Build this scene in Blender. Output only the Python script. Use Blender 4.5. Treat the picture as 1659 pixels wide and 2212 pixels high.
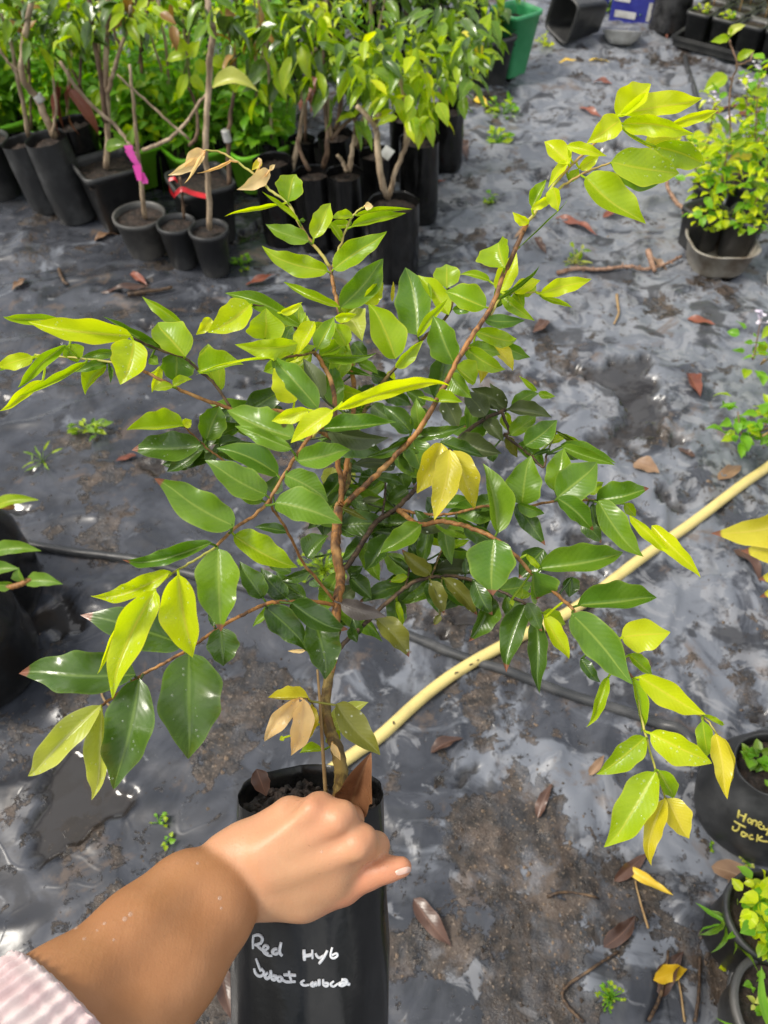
import bpy, math, random
import numpy as np
from mathutils import Vector
from mathutils.bvhtree import BVHTree

# ------------------------------------------------------------------ scene, camera, light
for o in list(bpy.data.objects):
    bpy.data.objects.remove(o, do_unlink=True)
S = bpy.context.scene
COL = S.collection
RNG = np.random.default_rng(7)
random.seed(7)

CAM_H, PITCH = 1.45, math.radians(50)
CAM = np.array([0.0, 0.0, CAM_H])
FWD = np.array([0, math.cos(PITCH), -math.sin(PITCH)])
UP = np.array([0, math.sin(PITCH), math.cos(PITCH)])
RT = np.array([1.0, 0, 0])
FPX = 1670.0                     # focal length in the units of a 1659 x 2212 picture

cd = bpy.data.cameras.new('camera')
cam = bpy.data.objects.new('camera', cd)
COL.objects.link(cam)
cam.location = CAM
cam.rotation_euler = (math.pi / 2 - PITCH, 0, 0)
cd.sensor_fit = 'VERTICAL'
cd.sensor_height = 36
cd.lens = FPX / 2212 * 36
cd.clip_start = 0.02
cd.clip_end = 500
cd.dof.use_dof = True
cd.dof.focus_distance = 0.60
cd.dof.aperture_fstop = 10.5
S.camera = cam

SUN_EL, SUN_AZ = math.radians(54), math.radians(-95)     # azimuth measured from +Y towards +X
w = bpy.data.worlds.new('World')
S.world = w
w.use_nodes = True
nt = w.node_tree
bg = nt.nodes['Background']
sky = nt.nodes.new('ShaderNodeTexSky')
sky.sky_type = 'NISHITA'
sky.sun_disc = False
sky.sun_elevation = SUN_EL
sky.sun_rotation = SUN_AZ
sky.dust_density = 4.0
sky.air_density = 1.0
sky.ozone_density = 1.0
# broken cloud cover: brighter grey-white patches over the sky
tc = nt.nodes.new('ShaderNodeTexCoord')
cl = nt.nodes.new('ShaderNodeTexNoise')
cl.inputs['Scale'].default_value = 2.6
cl.inputs['Detail'].default_value = 6
nt.links.new(tc.outputs['Generated'], cl.inputs['Vector'])
cr = nt.nodes.new('ShaderNodeMapRange')
cr.inputs['From Min'].default_value = 0.38
cr.inputs['From Max'].default_value = 0.62
nt.links.new(cl.outputs['Fac'], cr.inputs['Value'])
mx = nt.nodes.new('ShaderNodeMix')
mx.data_type = 'RGBA'
nt.links.new(cr.outputs['Result'], mx.inputs[0])
nt.links.new(sky.outputs['Color'], mx.inputs[6])
mx.inputs[7].default_value = (13.2, 13.2, 13.2, 1)
nt.links.new(mx.outputs[2], bg.inputs['Color'])
bg.inputs['Strength'].default_value = 0.105

sd = bpy.data.lights.new('sun', 'SUN')
sd.energy = 3.3
sd.angle = math.radians(17)
sd.color = (1.0, 0.94, 0.84)
sun = bpy.data.objects.new('sun', sd)
COL.objects.link(sun)
sv = Vector((math.sin(SUN_AZ) * math.cos(SUN_EL), math.cos(SUN_AZ) * math.cos(SUN_EL), math.sin(SUN_EL)))
sun.rotation_euler = sv.to_track_quat('Z', 'Y').to_euler()
sun.location = (0, 0, 5)

S.view_settings.view_transform = 'Standard'
S.view_settings.look = 'None'
S.view_settings.exposure = 0.12
S.view_settings.gamma = 1.0
S.render.engine = 'CYCLES'

# ------------------------------------------------------------------ geometry helpers
def ray(x, y):
    return FWD + RT * ((x - 829.5) / FPX) - UP * ((y - 1106) / FPX)

def at(x, y, d):                 # the point the photograph shows at (x, y), d metres in front of the camera
    return CAM + ray(x, y) * d

def G(x, y, z=0.0):              # where that sight line meets the level z
    r = ray(x, y)
    return CAM + r * ((z - CAM_H) / r[2])

def onY(x, y, Y):                # where it meets the upright plane at distance Y
    r = ray(x, y)
    return CAM + r * (Y / r[1])

def unit(v):
    v = np.asarray(v, float)
    return v / (np.linalg.norm(v) + 1e-12)

class MB:
    """collects geometry for ONE mesh object"""
    def __init__(s):
        s.V, s.F, s.UV, s.R, s.T, s.M = [], [], [], [], [], []
        s.n = 0
    def add(s, V, F, uv=None, rnd=0.5, tip=0.0, m=0):
        V = np.asarray(V, float)
        s.V.append(V)
        s.UV.append(np.full((len(V), 2), 0.5) if uv is None else np.asarray(uv, float))
        s.R.append(np.full(len(V), rnd) if np.isscalar(rnd) else rnd)
        s.T.append(np.full(len(V), tip) if np.isscalar(tip) else tip)
        for f in F:
            s.F.append(tuple(int(i) + s.n for i in f))
            s.M.append(m)
        s.n += len(V)
        return s
    def arrays(s):
        return np.concatenate(s.V), s.F

def obj(name, mb, mats, parent=None, smooth=True):
    V = np.concatenate(mb.V)
    off = np.array(parent_loc(parent)) if parent is not None else V.mean(0)
    me = bpy.data.meshes.new(name)
    me.from_pydata((V - off).tolist(), [], mb.F)
    if not isinstance(mats, (list, tuple)):
        mats = [mats]
    for m in mats:
        me.materials.append(m)
    if len(mats) > 1:
        me.polygons.foreach_set('material_index', mb.M)
    if smooth:
        me.polygons.foreach_set('use_smooth', [True] * len(me.polygons))
    a = me.attributes.new('rnd', 'FLOAT', 'POINT'); a.data.foreach_set('value', np.concatenate(mb.R).astype(np.float32))
    a = me.attributes.new('tip', 'FLOAT', 'POINT'); a.data.foreach_set('value', np.concatenate(mb.T).astype(np.float32))
    a = me.attributes.new('lv', 'FLOAT_VECTOR', 'POINT')
    uv = np.concatenate(mb.UV)
    a.data.foreach_set('vector', np.column_stack([uv, np.zeros(len(uv))]).astype(np.float32).ravel())
    me.update()
    o = bpy.data.objects.new(name, me)
    COL.objects.link(o)
    if parent is not None:
        o.parent = parent
    else:
        o.location = off
    LOC[o.name] = off
    return o

LOC = {}
def parent_loc(p):
    return LOC[p.name]

def register(o, wl):
    LOC[o.name] = np.array(wl, float)
    return o

def tag(o, label=None, cat=None, group=None, kind=None):
    if label: o['label'] = label
    if cat: o['category'] = cat
    if group: o['group'] = group
    if kind: o['kind'] = kind
    return o

def thing(name, loc, label, cat, group=None):
    o = bpy.data.objects.new(name, None)
    COL.objects.link(o)
    o.location = tuple(loc)
    o.empty_display_size = 0.05
    register(o, loc)
    return tag(o, label, cat, group)

def frames(P):
    P = np.asarray(P, float)
    T = np.gradient(P, axis=0)
    T /= np.linalg.norm(T, axis=1)[:, None] + 1e-12
    a = np.array([0, 0, 1.0]) if abs(T[0][2]) < 0.9 else np.array([1.0, 0, 0])
    N = [unit(np.cross(T[0], a))]
    for i in range(1, len(P)):
        v = N[-1] - T[i] * np.dot(N[-1], T[i])
        N.append(unit(v))
    N = np.array(N)
    return T, N, np.cross(T, N)

def spline(P, m=6):
    """Catmull-Rom through the points (any number of columns)"""
    P = np.asarray(P, float)
    if len(P) < 3:
        t = np.linspace(0, 1, m + 1)[:, None]
        return P[0] * (1 - t) + P[-1] * t
    Q = np.vstack([2 * P[0] - P[1], P, 2 * P[-1] - P[-2]])
    out = []
    for i in range(1, len(Q) - 2):
        for k in range(m):
            t = k / m
            out.append(0.5 * (2 * Q[i] + (Q[i + 1] - Q[i - 1]) * t + (2 * Q[i - 1] - 5 * Q[i] + 4 * Q[i + 1] - Q[i + 2]) * t * t
                              + (3 * Q[i] - Q[i - 1] - 3 * Q[i + 1] + Q[i + 2]) * t ** 3))
    out.append(P[-1])
    return np.array(out)

def tube(mb, P, R, n=8, rough=0.0, m=0, rnd=0.5):
    P = np.asarray(P, float)
    R = np.full(len(P), R) if np.isscalar(R) else np.asarray(R, float)
    T, N, B = frames(P)
    th = np.arange(n) * 2 * math.pi / n
    V = []
    for i in range(len(P)):
        k = R[i] * (1 + rough * RNG.uniform(-1, 1, n)) if rough else np.full(n, R[i])
        V.append(P[i] + (N[i] * np.cos(th)[:, None] + B[i] * np.sin(th)[:, None]) * k[:, None])
    V = np.concatenate(V)
    F = []
    for i in range(len(P) - 1):
        for j in range(n):
            a, b = i * n + j, i * n + (j + 1) % n
            F.append((a, b, b + n, a + n))
    F.append(tuple(range(n))[::-1])
    F.append(tuple(range((len(P) - 1) * n, len(P) * n)))
    uv = np.column_stack([np.tile(th / 6.283, len(P)), np.repeat(np.linspace(0, 1, len(P)), n)])
    mb.add(V, F, uv, rnd, m=m)

def lathe(mb, c, prof, n=32, axis=(0, 0, 1), ref=(1, 0, 0), wob=None, m=0, close=False):
    """rings of (radius, height) round an axis; wob(theta, i) scales the radius"""
    a = unit(axis)
    e1 = unit(np.array(ref) - a * np.dot(ref, a))
    e2 = np.cross(a, e1)
    th = np.arange(n) * 2 * math.pi / n
    V = []
    for i, (r, h) in enumerate(prof):
        k = r * (wob(th, i) if wob else np.ones(n))
        V.append(np.array(c) + a * h + (e1 * np.cos(th)[:, None] + e2 * np.sin(th)[:, None]) * np.asarray(k)[:, None])
    V = np.concatenate(V)
    F = []
    for i in range(len(prof) - 1):
        for j in range(n):
            p, q = i * n + j, i * n + (j + 1) % n
            F.append((p, q, q + n, p + n))
    if close:
        F.append(tuple(range(n))[::-1])
        F.append(tuple(range((len(prof) - 1) * n, len(prof) * n)))
    mb.add(V, F, m=m)

# value noise on numpy arrays
def _h(ix, iy, s):
    a = (ix.astype(np.int64) * 374761393 + iy.astype(np.int64) * 668265263 + s * 974634777) & 0xffffffff
    a = ((a ^ (a >> 13)) * 1274126177) & 0xffffffff
    return ((a ^ (a >> 16)) & 0xffff) / 65535.0

def vn(x, y, s=0):
    x = np.asarray(x, float); y = np.asarray(y, float)
    ix, iy = np.floor(x), np.floor(y)
    fx, fy = x - ix, y - iy
    fx = fx ** 3 * (fx * (fx * 6 - 15) + 10); fy = fy ** 3 * (fy * (fy * 6 - 15) + 10)
    a, b, c, d = _h(ix, iy, s), _h(ix + 1, iy, s), _h(ix, iy + 1, s), _h(ix + 1, iy + 1, s)
    return (a * (1 - fx) + b * fx) * (1 - fy) + (c * (1 - fx) + d * fx) * fy

def fbm(x, y, s=0, o=4):
    v, a, t = 0, 1.0, 0
    for i in range(o):
        v = v + a * vn(x * 2 ** i + 13.7 * i, y * 2 ** i - 7.1 * i, s + i); t += a; a *= 0.5
    return v / t

def sstep(a, b, x):
    t = np.clip((x - a) / (b - a), 0, 1)
    return t * t * (3 - 2 * t)

# ------------------------------------------------------------------ materials
class NT:
    def __init__(s, name):
        s.m = bpy.data.materials.new(name)
        s.m.use_nodes = True
        s.t = s.m.node_tree
        s.b = s.t.nodes['Principled BSDF']
        s.out = s.t.nodes['Material Output']
    def n(s, typ, **kw):
        x = s.t.nodes.new('ShaderNode' + typ)
        for k, v in kw.items():
            if k in x.inputs.keys(): x.inputs[k].default_value = v
            else: setattr(x, k, v)
        return x
    def l(s, a, b): s.t.links.new(a, b)
    def val(s, x):
        return x
    def math(s, op, a, b=None, c=None, clamp=False):
        x = s.n('Math', operation=op, use_clamp=clamp)
        for i, v in enumerate((a, b, c)):
            if v is None: continue
            if isinstance(v, (int, float)): x.inputs[i].default_value = v
            else: s.l(v, x.inputs[i])
        return x.outputs[0]
    def ramp(s, v, lo, hi, a=0.0, b=1.0):
        x = s.n('MapRange', interpolation_type='SMOOTHSTEP')
        s.l(v, x.inputs['Value'])
        x.inputs['From Min'].default_value = lo; x.inputs['From Max'].default_value = hi
        x.inputs['To Min'].default_value = a; x.inputs['To Max'].default_value = b
        return x.outputs['Result']
    def mix(s, f, a, b):
        x = s.n('Mix', data_type='RGBA')
        for i, v in ((0, f), (6, a), (7, b)):
            if isinstance(v, (int, float)): x.inputs[i].default_value = v
            elif isinstance(v, (tuple, list)): x.inputs[i].default_value = (*v[:3], 1)
            else: s.l(v, x.inputs[i])
        return x.outputs[2]
    def noise(s, scale, detail=3, rough=0.55, vec=None, dist=0.0):
        x = s.n('TexNoise')
        x.inputs['Scale'].default_value = scale; x.inputs['Detail'].default_value = detail
        x.inputs['Roughness'].default_value = rough; x.inputs['Distortion'].default_value = dist
        if vec is None: vec = s.pos()
        s.l(vec, x.inputs['Vector'])
        return x.outputs['Fac']
    def pos(s):
        if not hasattr(s, '_p'): s._p = s.n('NewGeometry').outputs['Position']
        return s._p
    def local(s):
        if not hasattr(s, '_o'): s._o = s.n('TexCoord').outputs['Object']
        return s._o
    def attr(s, name, out='Fac'):
        x = s.n('Attribute', attribute_name=name)
        return x.outputs[out]
    def bump(s, h, strength=0.3, dist=0.001, nrm=None):
        x = s.n('Bump')
        x.inputs['Strength'].default_value = strength; x.inputs['Distance'].default_value = dist
        s.l(h, x.inputs['Height'])
        if nrm is not None: s.l(nrm, x.inputs['Normal'])
        s.l(x.outputs[0], s.b.inputs['Normal'])
        return x.outputs[0]
    def set(s, **kw):
        for k, v in kw.items():
            k = k.replace('_', ' ')
            i = s.b.inputs[k]
            if isinstance(v, (int, float)): i.default_value = v
            elif isinstance(v, (tuple, list)): i.default_value = (*v[:3], 1) if len(i.default_value) == 4 else v
            else: s.l(v, i)
        return s

def leaf_mat(name, col, col2, edge, trans=0.32, rough=0.38, spots=None, brown=0.0, vein=0.25, coat=0.0, tcol=None):
    t = NT(name)
    sep = t.n('SeparateXYZ'); t.l(t.attr('lv', 'Vector'), sep.inputs[0])
    u, v = sep.outputs[0], sep.outputs[1]
    au = t.math('ABSOLUTE', t.math('SUBTRACT', t.math('MULTIPLY', u, 2), 1))
    r = t.attr('rnd')
    blot = t.noise(26, 4, 0.6, t.local())
    c = t.mix(t.math('ADD', t.math('MULTIPLY', r, 0.65), t.math('MULTIPLY', t.ramp(blot, 0.35, 0.68), 0.4), clamp=True), col, col2)
    # lateral veins, midrib, margin
    wv = t.math('SINE', t.math('MULTIPLY', t.math('SUBTRACT', v, t.math('MULTIPLY', au, 0.20)), 78))
    lat = t.ramp(wv, 0.75, 1.0)
    c = t.mix(t.math('MULTIPLY', lat, vein * 0.12), c, edge)
    c = t.mix(t.math('MULTIPLY', t.ramp(au, 0.09, 0.015), vein * 2.4, clamp=True), c, edge)
    c = t.mix(t.math('MULTIPLY', t.ramp(au, 0.86, 1.0), 0.45), c, edge)
    if brown:
        vb = t.n('TexVoronoi'); vb.inputs['Scale'].default_value = 62; t.l(t.local(), vb.inputs['Vector'])
        sc_ = t.n('SeparateColor'); t.l(vb.outputs['Color'], sc_.inputs[0])
        sp = t.math('MULTIPLY', t.ramp(vb.outputs['Distance'], 0.17, 0.10), t.ramp(sc_.outputs[0], 0.55, 0.58))
        c = t.mix(t.math('MULTIPLY', sp, brown), c, (0.06, 0.03, 0.015))
    if spots:
        vo = t.n('TexVoronoi'); vo.inputs['Scale'].default_value = 150; t.l(t.local(), vo.inputs['Vector'])
        msk = t.math('MULTIPLY', t.ramp(vo.outputs['Distance'], 0.22, 0.12), t.ramp(t.noise(60, 1, 0.5, t.local()), 0.52, 0.56))
        c = t.mix(t.math('MULTIPLY', msk, spots), c, (0.75, 0.78, 0.7))
    tp = t.math('MULTIPLY', t.attr('tip'), t.ramp(t.math('ADD', v, t.math('MULTIPLY', blot, 0.08)), 0.925, 0.955))
    c = t.mix(tp, c, (0.24, 0.10, 0.055))
    wet = t.ramp(t.noise(34, 3, 0.6, t.local(), 0.6), 0.40, 0.60, rough * 0.8, min(1, rough * 1.35))
    t.set(Base_Color=c, Roughness=wet, Specular_IOR_Level=0.5)
    if coat: t.set(Coat_Weight=coat, Coat_Roughness=0.12)
    hgt = t.math('ADD', t.math('MULTIPLY', wv, 0.45), t.math('MULTIPLY', t.ramp(au, 0.0, 0.12), 1.2))
    hgt = t.math('ADD', hgt, t.math('MULTIPLY', t.noise(140, 2, 0.5, t.local()), 0.9))
    t.bump(hgt, 0.22, 0.0003)
    tr = t.n('BsdfTranslucent')
    hs = t.n('HueSaturation'); hs.inputs['Saturation'].default_value = 1.15; hs.inputs['Value'].default_value = 1.5
    t.l(c, hs.inputs['Color']); t.l(hs.outputs[0], tr.inputs['Color'])
    ms = t.n('MixShader'); ms.inputs[0].default_value = trans
    t.l(t.b.outputs[0], ms.inputs[1]); t.l(tr.outputs[0], ms.inputs[2]); t.l(ms.outputs[0], t.out.inputs['Surface'])
    return t.m

LM = {
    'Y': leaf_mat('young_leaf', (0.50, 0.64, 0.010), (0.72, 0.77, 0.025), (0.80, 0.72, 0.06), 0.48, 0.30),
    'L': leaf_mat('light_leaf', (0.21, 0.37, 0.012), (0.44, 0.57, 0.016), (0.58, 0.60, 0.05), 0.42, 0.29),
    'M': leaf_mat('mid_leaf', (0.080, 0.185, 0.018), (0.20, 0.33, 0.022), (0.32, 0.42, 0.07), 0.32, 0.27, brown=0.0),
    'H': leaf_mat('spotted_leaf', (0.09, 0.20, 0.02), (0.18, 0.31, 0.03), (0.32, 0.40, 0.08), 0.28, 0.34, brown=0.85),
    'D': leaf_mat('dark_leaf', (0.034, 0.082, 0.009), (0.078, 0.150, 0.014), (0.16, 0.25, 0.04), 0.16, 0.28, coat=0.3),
    'Q': leaf_mat('old_leaf', (0.050, 0.068, 0.020), (0.085, 0.115, 0.035), (0.13, 0.16, 0.05), 0.12, 0.42, spots=0.9),
    'O': leaf_mat('yellowing_leaf', (0.52, 0.44, 0.022), (0.66, 0.60, 0.05), (0.70, 0.58, 0.10), 0.30, 0.30),
    'W': leaf_mat('pale_leaf', (0.42, 0.48, 0.06), (0.60, 0.62, 0.15), (0.70, 0.70, 0.25), 0.34, 0.34),
    'P': leaf_mat('peach_leaf', (0.82, 0.56, 0.24), (0.86, 0.70, 0.38), (0.82, 0.55, 0.26), 0.34, 0.36),
    'B': leaf_mat('brown_grey_leaf', (0.055, 0.045, 0.042), (0.10, 0.085, 0.075), (0.12, 0.10, 0.09), 0.03, 0.55, spots=0.7),
    'X': leaf_mat('mottled_leaf', (0.10, 0.11, 0.015), (0.22, 0.22, 0.03), (0.2, 0.2, 0.05), 0.15, 0.4, spots=0.4, brown=0.9),
    'R': leaf_mat('dry_red_leaf', (0.12, 0.035, 0.02), (0.26, 0.085, 0.05), (0.30, 0.12, 0.07), 0.05, 0.42),
    'K': leaf_mat('dry_dark_leaf', (0.045, 0.026, 0.020), (0.11, 0.055, 0.036), (0.17, 0.09, 0.06), 0.03, 0.35),
    'T': leaf_mat('dry_tan_leaf', (0.16, 0.09, 0.05), (0.30, 0.19, 0.11), (0.33, 0.22, 0.13), 0.05, 0.5),
    'V': leaf_mat('wet_brown_leaf', (0.075, 0.032, 0.018), (0.24, 0.115, 0.055), (0.28, 0.15, 0.07), 0.05, 0.25),
    'G': leaf_mat('fallen_yellow_leaf', (0.70, 0.42, 0.012), (0.78, 0.58, 0.06), (0.75, 0.5, 0.05), 0.15, 0.4, brown=0.7),
    'S': leaf_mat('seedling_leaf', (0.11, 0.31, 0.012), (0.22, 0.46, 0.02), (0.35, 0.55, 0.06), 0.40, 0.42, vein=0.15),
    'E': leaf_mat('bronze_leaf', (0.20, 0.10, 0.022), (0.34, 0.20, 0.04), (0.36, 0.24, 0.07), 0.25, 0.4),
}

def plain(name, c1, c2=None, rough=0.5, scale=20, bump=0.2, dist=0.001, bscale=None, metallic=0.0, lo=0.35, hi=0.65, local=True, **kw):
    t = NT(name)
    vec = t.local() if local else t.pos()
    nz = t.noise(scale, 5, 0.6, vec)
    c = t.mix(t.ramp(nz, lo, hi), c1, c2 or c1)
    t.set(Base_Color=c, Roughness=t.ramp(t.noise(scale * 1.7, 3, 0.5, vec), 0.3, 0.7, rough * 0.8, min(1, rough * 1.25)), Metallic=metallic, **kw)
    if bump: t.bump(t.noise(bscale or scale * 3, 4, 0.6, vec), bump, dist)
    return t.m

M = {}
M['bag'] = plain('black_bag_plastic', (0.0045, 0.0046, 0.0048), (0.016, 0.0155, 0.015), 0.20, 20, 0.55, 0.0016, 26, lo=0.45, hi=0.8, Specular_IOR_Level=0.42)
M['old_bag'] = plain('dusty_bag_plastic', (0.016, 0.017, 0.018), (0.06, 0.062, 0.062), 0.42, 11, 0.5, 0.004, 16, lo=0.42, hi=0.75)
M['pot'] = plain('black_pot_plastic', (0.022, 0.023, 0.024), (0.060, 0.060, 0.058), 0.42, 9, 0.15, 0.001, 60, lo=0.42, hi=0.75)
M['greypot'] = plain('dusty_pot_plastic', (0.05, 0.05, 0.048), (0.11, 0.105, 0.095), 0.5, 10, 0.2, 0.001, 60)
M['soil'] = plain('potting_soil', (0.009, 0.0065, 0.005), (0.040, 0.025, 0.018), 0.75, 55, 1.0, 0.006, 120)
M['lime'] = plain('lime_plastic', (0.20, 0.62, 0.02), (0.30, 0.72, 0.04), 0.4, 6, 0.05)
M['green'] = plain('green_plastic', (0.035, 0.28, 0.10), (0.07, 0.36, 0.15), 0.4, 6, 0.1)
M['tub'] = plain('cloudy_tub_plastic', (0.30, 0.28, 0.24), (0.12, 0.09, 0.06), 0.35, 12, 0.2, lo=0.35, hi=0.7)
M['white'] = plain('white_plastic', (0.62, 0.62, 0.60), (0.42, 0.41, 0.38), 0.45, 12, 0.1)
M['red'] = plain('red_tape', (0.62, 0.012, 0.02), (0.5, 0.01, 0.02), 0.4, 20, 0.1)
M['pink'] = plain('pink_ribbon', (0.92, 0.13, 0.55), (0.86, 0.08, 0.46), 0.5, 20, 0.1)
M['blue'] = plain('blue_carton', (0.018, 0.022, 0.22), (0.035, 0.045, 0.30), 0.5, 10, 0.05)
M['ink'] = plain('white_marker', (0.82, 0.84, 0.86), (0.66, 0.68, 0.70), 0.55, 60, 0.1)
M['yink'] = plain('yellow_marker', (0.62, 0.55, 0.12), (0.42, 0.36, 0.08), 0.55, 60, 0.1)
M['hose'] = plain('yellow_hose_rubber', (0.68, 0.55, 0.20), (0.42, 0.31, 0.13), 0.40, 13, 0.25, 0.001, 50, lo=0.48, hi=0.8)
M['pipe'] = plain('black_pipe_plastic', (0.03, 0.032, 0.034), (0.085, 0.085, 0.085), 0.38, 14, 0.15, lo=0.4, hi=0.75)
M['twig'] = plain('dry_twig_bark', (0.20, 0.11, 0.065), (0.36, 0.22, 0.15), 0.7, 60, 0.6, 0.002)
M['straw'] = plain('straw', (0.36, 0.24, 0.10), (0.28, 0.17, 0.07), 0.6, 60, 0.2)
M['wrap'] = plain('black_stretch_wrap', (0.012, 0.012, 0.013), (0.05, 0.05, 0.052), 0.22, 14, 0.6, 0.004, 30)
M['crumb'] = plain('mud_crumb', (0.035, 0.025, 0.018), (0.22, 0.16, 0.11), 0.6, 6, 0.4, 0.002, 60, lo=0.4, hi=0.62, local=False)
_d = NT('water_drop').set(Base_Color=(0.9, 0.92, 0.88), Roughness=0.08, Specular_IOR_Level=0.8)
_tr = _d.n('BsdfTransparent'); _ms = _d.n('MixShader'); _ms.inputs[0].default_value = 0.11
_d.l(_tr.outputs[0], _ms.inputs[1]); _d.l(_d.b.outputs[0], _ms.inputs[2]); _d.l(_ms.outputs[0], _d.out.inputs['Surface'])
M['drop'] = _d.m
M['flower'] = plain('tiny_white_flower', (0.72, 0.68, 0.75), (0.62, 0.52, 0.68), 0.6, 40, 0.0)
M['dim'] = plain('brown_lid_plastic', (0.20, 0.08, 0.04), (0.35, 0.18, 0.10), 0.4, 12, 0.1)

def bark_mat(name, c1, c2, c3, sc):
    t = NT(name)
    mp = t.n('Mapping'); mp.inputs['Scale'].default_value = (1, 1, 0.22)
    t.l(t.local(), mp.inputs['Vector'])
    nz = t.noise(sc, 5, 0.65, mp.outputs[0], 0.5)
    n2 = t.noise(sc * 0.3, 3, 0.6, t.local())
    c = t.mix(t.ramp(nz, 0.40, 0.62), c1, c2)
    c = t.mix(t.ramp(n2, 0.50, 0.68), c, c3)
    t.set(Base_Color=c, Roughness=0.6)
    t.bump(nz, 0.6, 0.0012)
    return t.m
M['bark'] = bark_mat('peeling_bark', (0.085, 0.038, 0.014), (0.37, 0.160, 0.038), (0.46, 0.25, 0.085), 110)
M['lowbark'] = bark_mat('olive_bark', (0.09, 0.055, 0.014), (0.26, 0.18, 0.045), (0.16, 0.075, 0.02), 130)
M['darkbark'] = bark_mat('dark_bark', (0.030, 0.017, 0.010), (0.10, 0.058, 0.028), (0.15, 0.09, 0.042), 170)
M['redstem'] = bark_mat('red_brown_stem', (0.18, 0.078, 0.022), (0.36, 0.165, 0.045), (0.42, 0.23, 0.08), 190)
M['greenstem'] = bark_mat('green_stem', (0.34, 0.34, 0.06), (0.46, 0.40, 0.10), (0.40, 0.24, 0.08), 60)
M['paletrunk'] = bark_mat('pale_bark', (0.24, 0.17, 0.105), (0.48, 0.37, 0.25), (0.19, 0.14, 0.09), 45)
M['browntrunk'] = bark_mat('brown_bark', (0.075, 0.045, 0.028), (0.22, 0.14, 0.085), (0.12, 0.075, 0.048), 45)

def skin_mat():
    t = NT('skin')
    tan = t.attr('rnd')  # weight of the darker forearm tone over the hand tone
    n1 = t.noise(28, 4, 0.6, t.local())
    n2 = t.noise(9, 3, 0.6, t.local())
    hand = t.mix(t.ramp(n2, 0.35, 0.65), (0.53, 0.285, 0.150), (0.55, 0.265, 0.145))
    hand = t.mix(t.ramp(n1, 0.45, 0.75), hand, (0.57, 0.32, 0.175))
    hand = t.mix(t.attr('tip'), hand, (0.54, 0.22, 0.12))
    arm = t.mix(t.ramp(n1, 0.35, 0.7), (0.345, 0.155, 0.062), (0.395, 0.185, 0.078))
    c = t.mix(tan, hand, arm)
    fr = t.ramp(t.noise(300, 2, 0.5, t.local()), 0.72, 0.76)
    c = t.mix(t.math('MULTIPLY', fr, 0.35), c, (0.22, 0.10, 0.05))
    t.set(Base_Color=c, Roughness=0.46, Subsurface_Weight=0.10, Subsurface_Radius=(0.008, 0.003, 0.0015), Subsurface_Scale=0.6, Specular_IOR_Level=0.42)
    vo = t.n('TexVoronoi'); vo.inputs['Scale'].default_value = 620; t.l(t.local(), vo.inputs['Vector'])
    mp = t.n('Mapping'); mp.inputs['Rotation'].default_value = (0.4, 0.5, math.radians(-32)); mp.inputs['Scale'].default_value = (1.0, 0.16, 0.25)
    t.l(t.local(), mp.inputs['Vector'])
    wr = t.noise(330, 3, 0.6, mp.outputs[0])
    h = t.math('ADD', t.math('MULTIPLY', vo.outputs['Distance'], 0.6), t.math('MULTIPLY', wr, 1.3))
    t.bump(h, 0.32, 0.0005)
    return t.m
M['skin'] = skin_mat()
M['nail'] = plain('finger_nail', (0.66, 0.40, 0.32), (0.70, 0.50, 0.40), 0.25, 60, 0.0)
M['knit'] = plain('pale_pink_knit', (0.62, 0.46, 0.46), (0.74, 0.62, 0.60), 0.9, 40, 0.5, 0.0005, 700)
M['dirt'] = plain('dirt_speck', (0.03, 0.02, 0.015), None, 0.7, 60, 0.0)

# ------------------------------------------------------------------ ground
MUD = [(1330, 2070, 240), (1080, 2140, 150), (1010, 1500, 130), (1150, 1430, 80), (1230, 1760, 110), (560, 640, 90), (360, 585, 120), (120, 480, 80),
       (180, 1800, 70), (520, 1560, 90), (1100, 360, 45), (1010, 230, 50), (1430, 700, 70), (1300, 640, 80), (1560, 1100, 60), (870, 2080, 70),
       (420, 1480, 60), (1440, 1960, 120), (150, 930, 60), (300, 620, 70), (1600, 760, 60), (1470, 1060, 25), (1540, 330, 40), (1250, 180, 40), (960, 1880, 60)]
WET = [(120, 1640, 130), (210, 1720, 90), (60, 1850, 90), (1330, 810, 70), (1390, 900, 60), (1450, 1400, 40), (1210, 1650, 80), (1250, 800, 50)]
_mud = [(G(x, y)[0], G(x, y)[1], r * (G(x, y) - CAM).dot(FWD) / FPX) for x, y, r in MUD]
_wet = [(G(x, y)[0], G(x, y)[1], r * (G(x, y) - CAM).dot(FWD) / FPX) for x, y, r in WET]

def masks(x, y):
    mud = 0.80 * fbm(x * 4.2, y * 4.2, 11, 5) + 0.55 * fbm(x * 11, y * 11, 12, 4) - 0.19
    wet = 0.75 * fbm(x * 5.5, y * 5.5, 31, 4)
    ridge, soft = relief(x, y)
    mud = mud - 5.5 * (ridge - 0.005) - 4.0 * soft
    for cx, cy, r in _mud:
        mud = mud + 0.15 * np.exp(-((x - cx) ** 2 + ((y - cy) * 0.8) ** 2) / (r * r))
    for cx, cy, r in _wet:
        wet = wet + 0.20 * np.exp(-((x - cx) ** 2 + ((y - cy) * 0.8) ** 2) / (r * r))
    return sstep(0.54, 0.80, mud), sstep(0.575, 0.60, wet + 0.24 * (fbm(x * 22, y * 22, 33, 3) - 0.5))

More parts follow.
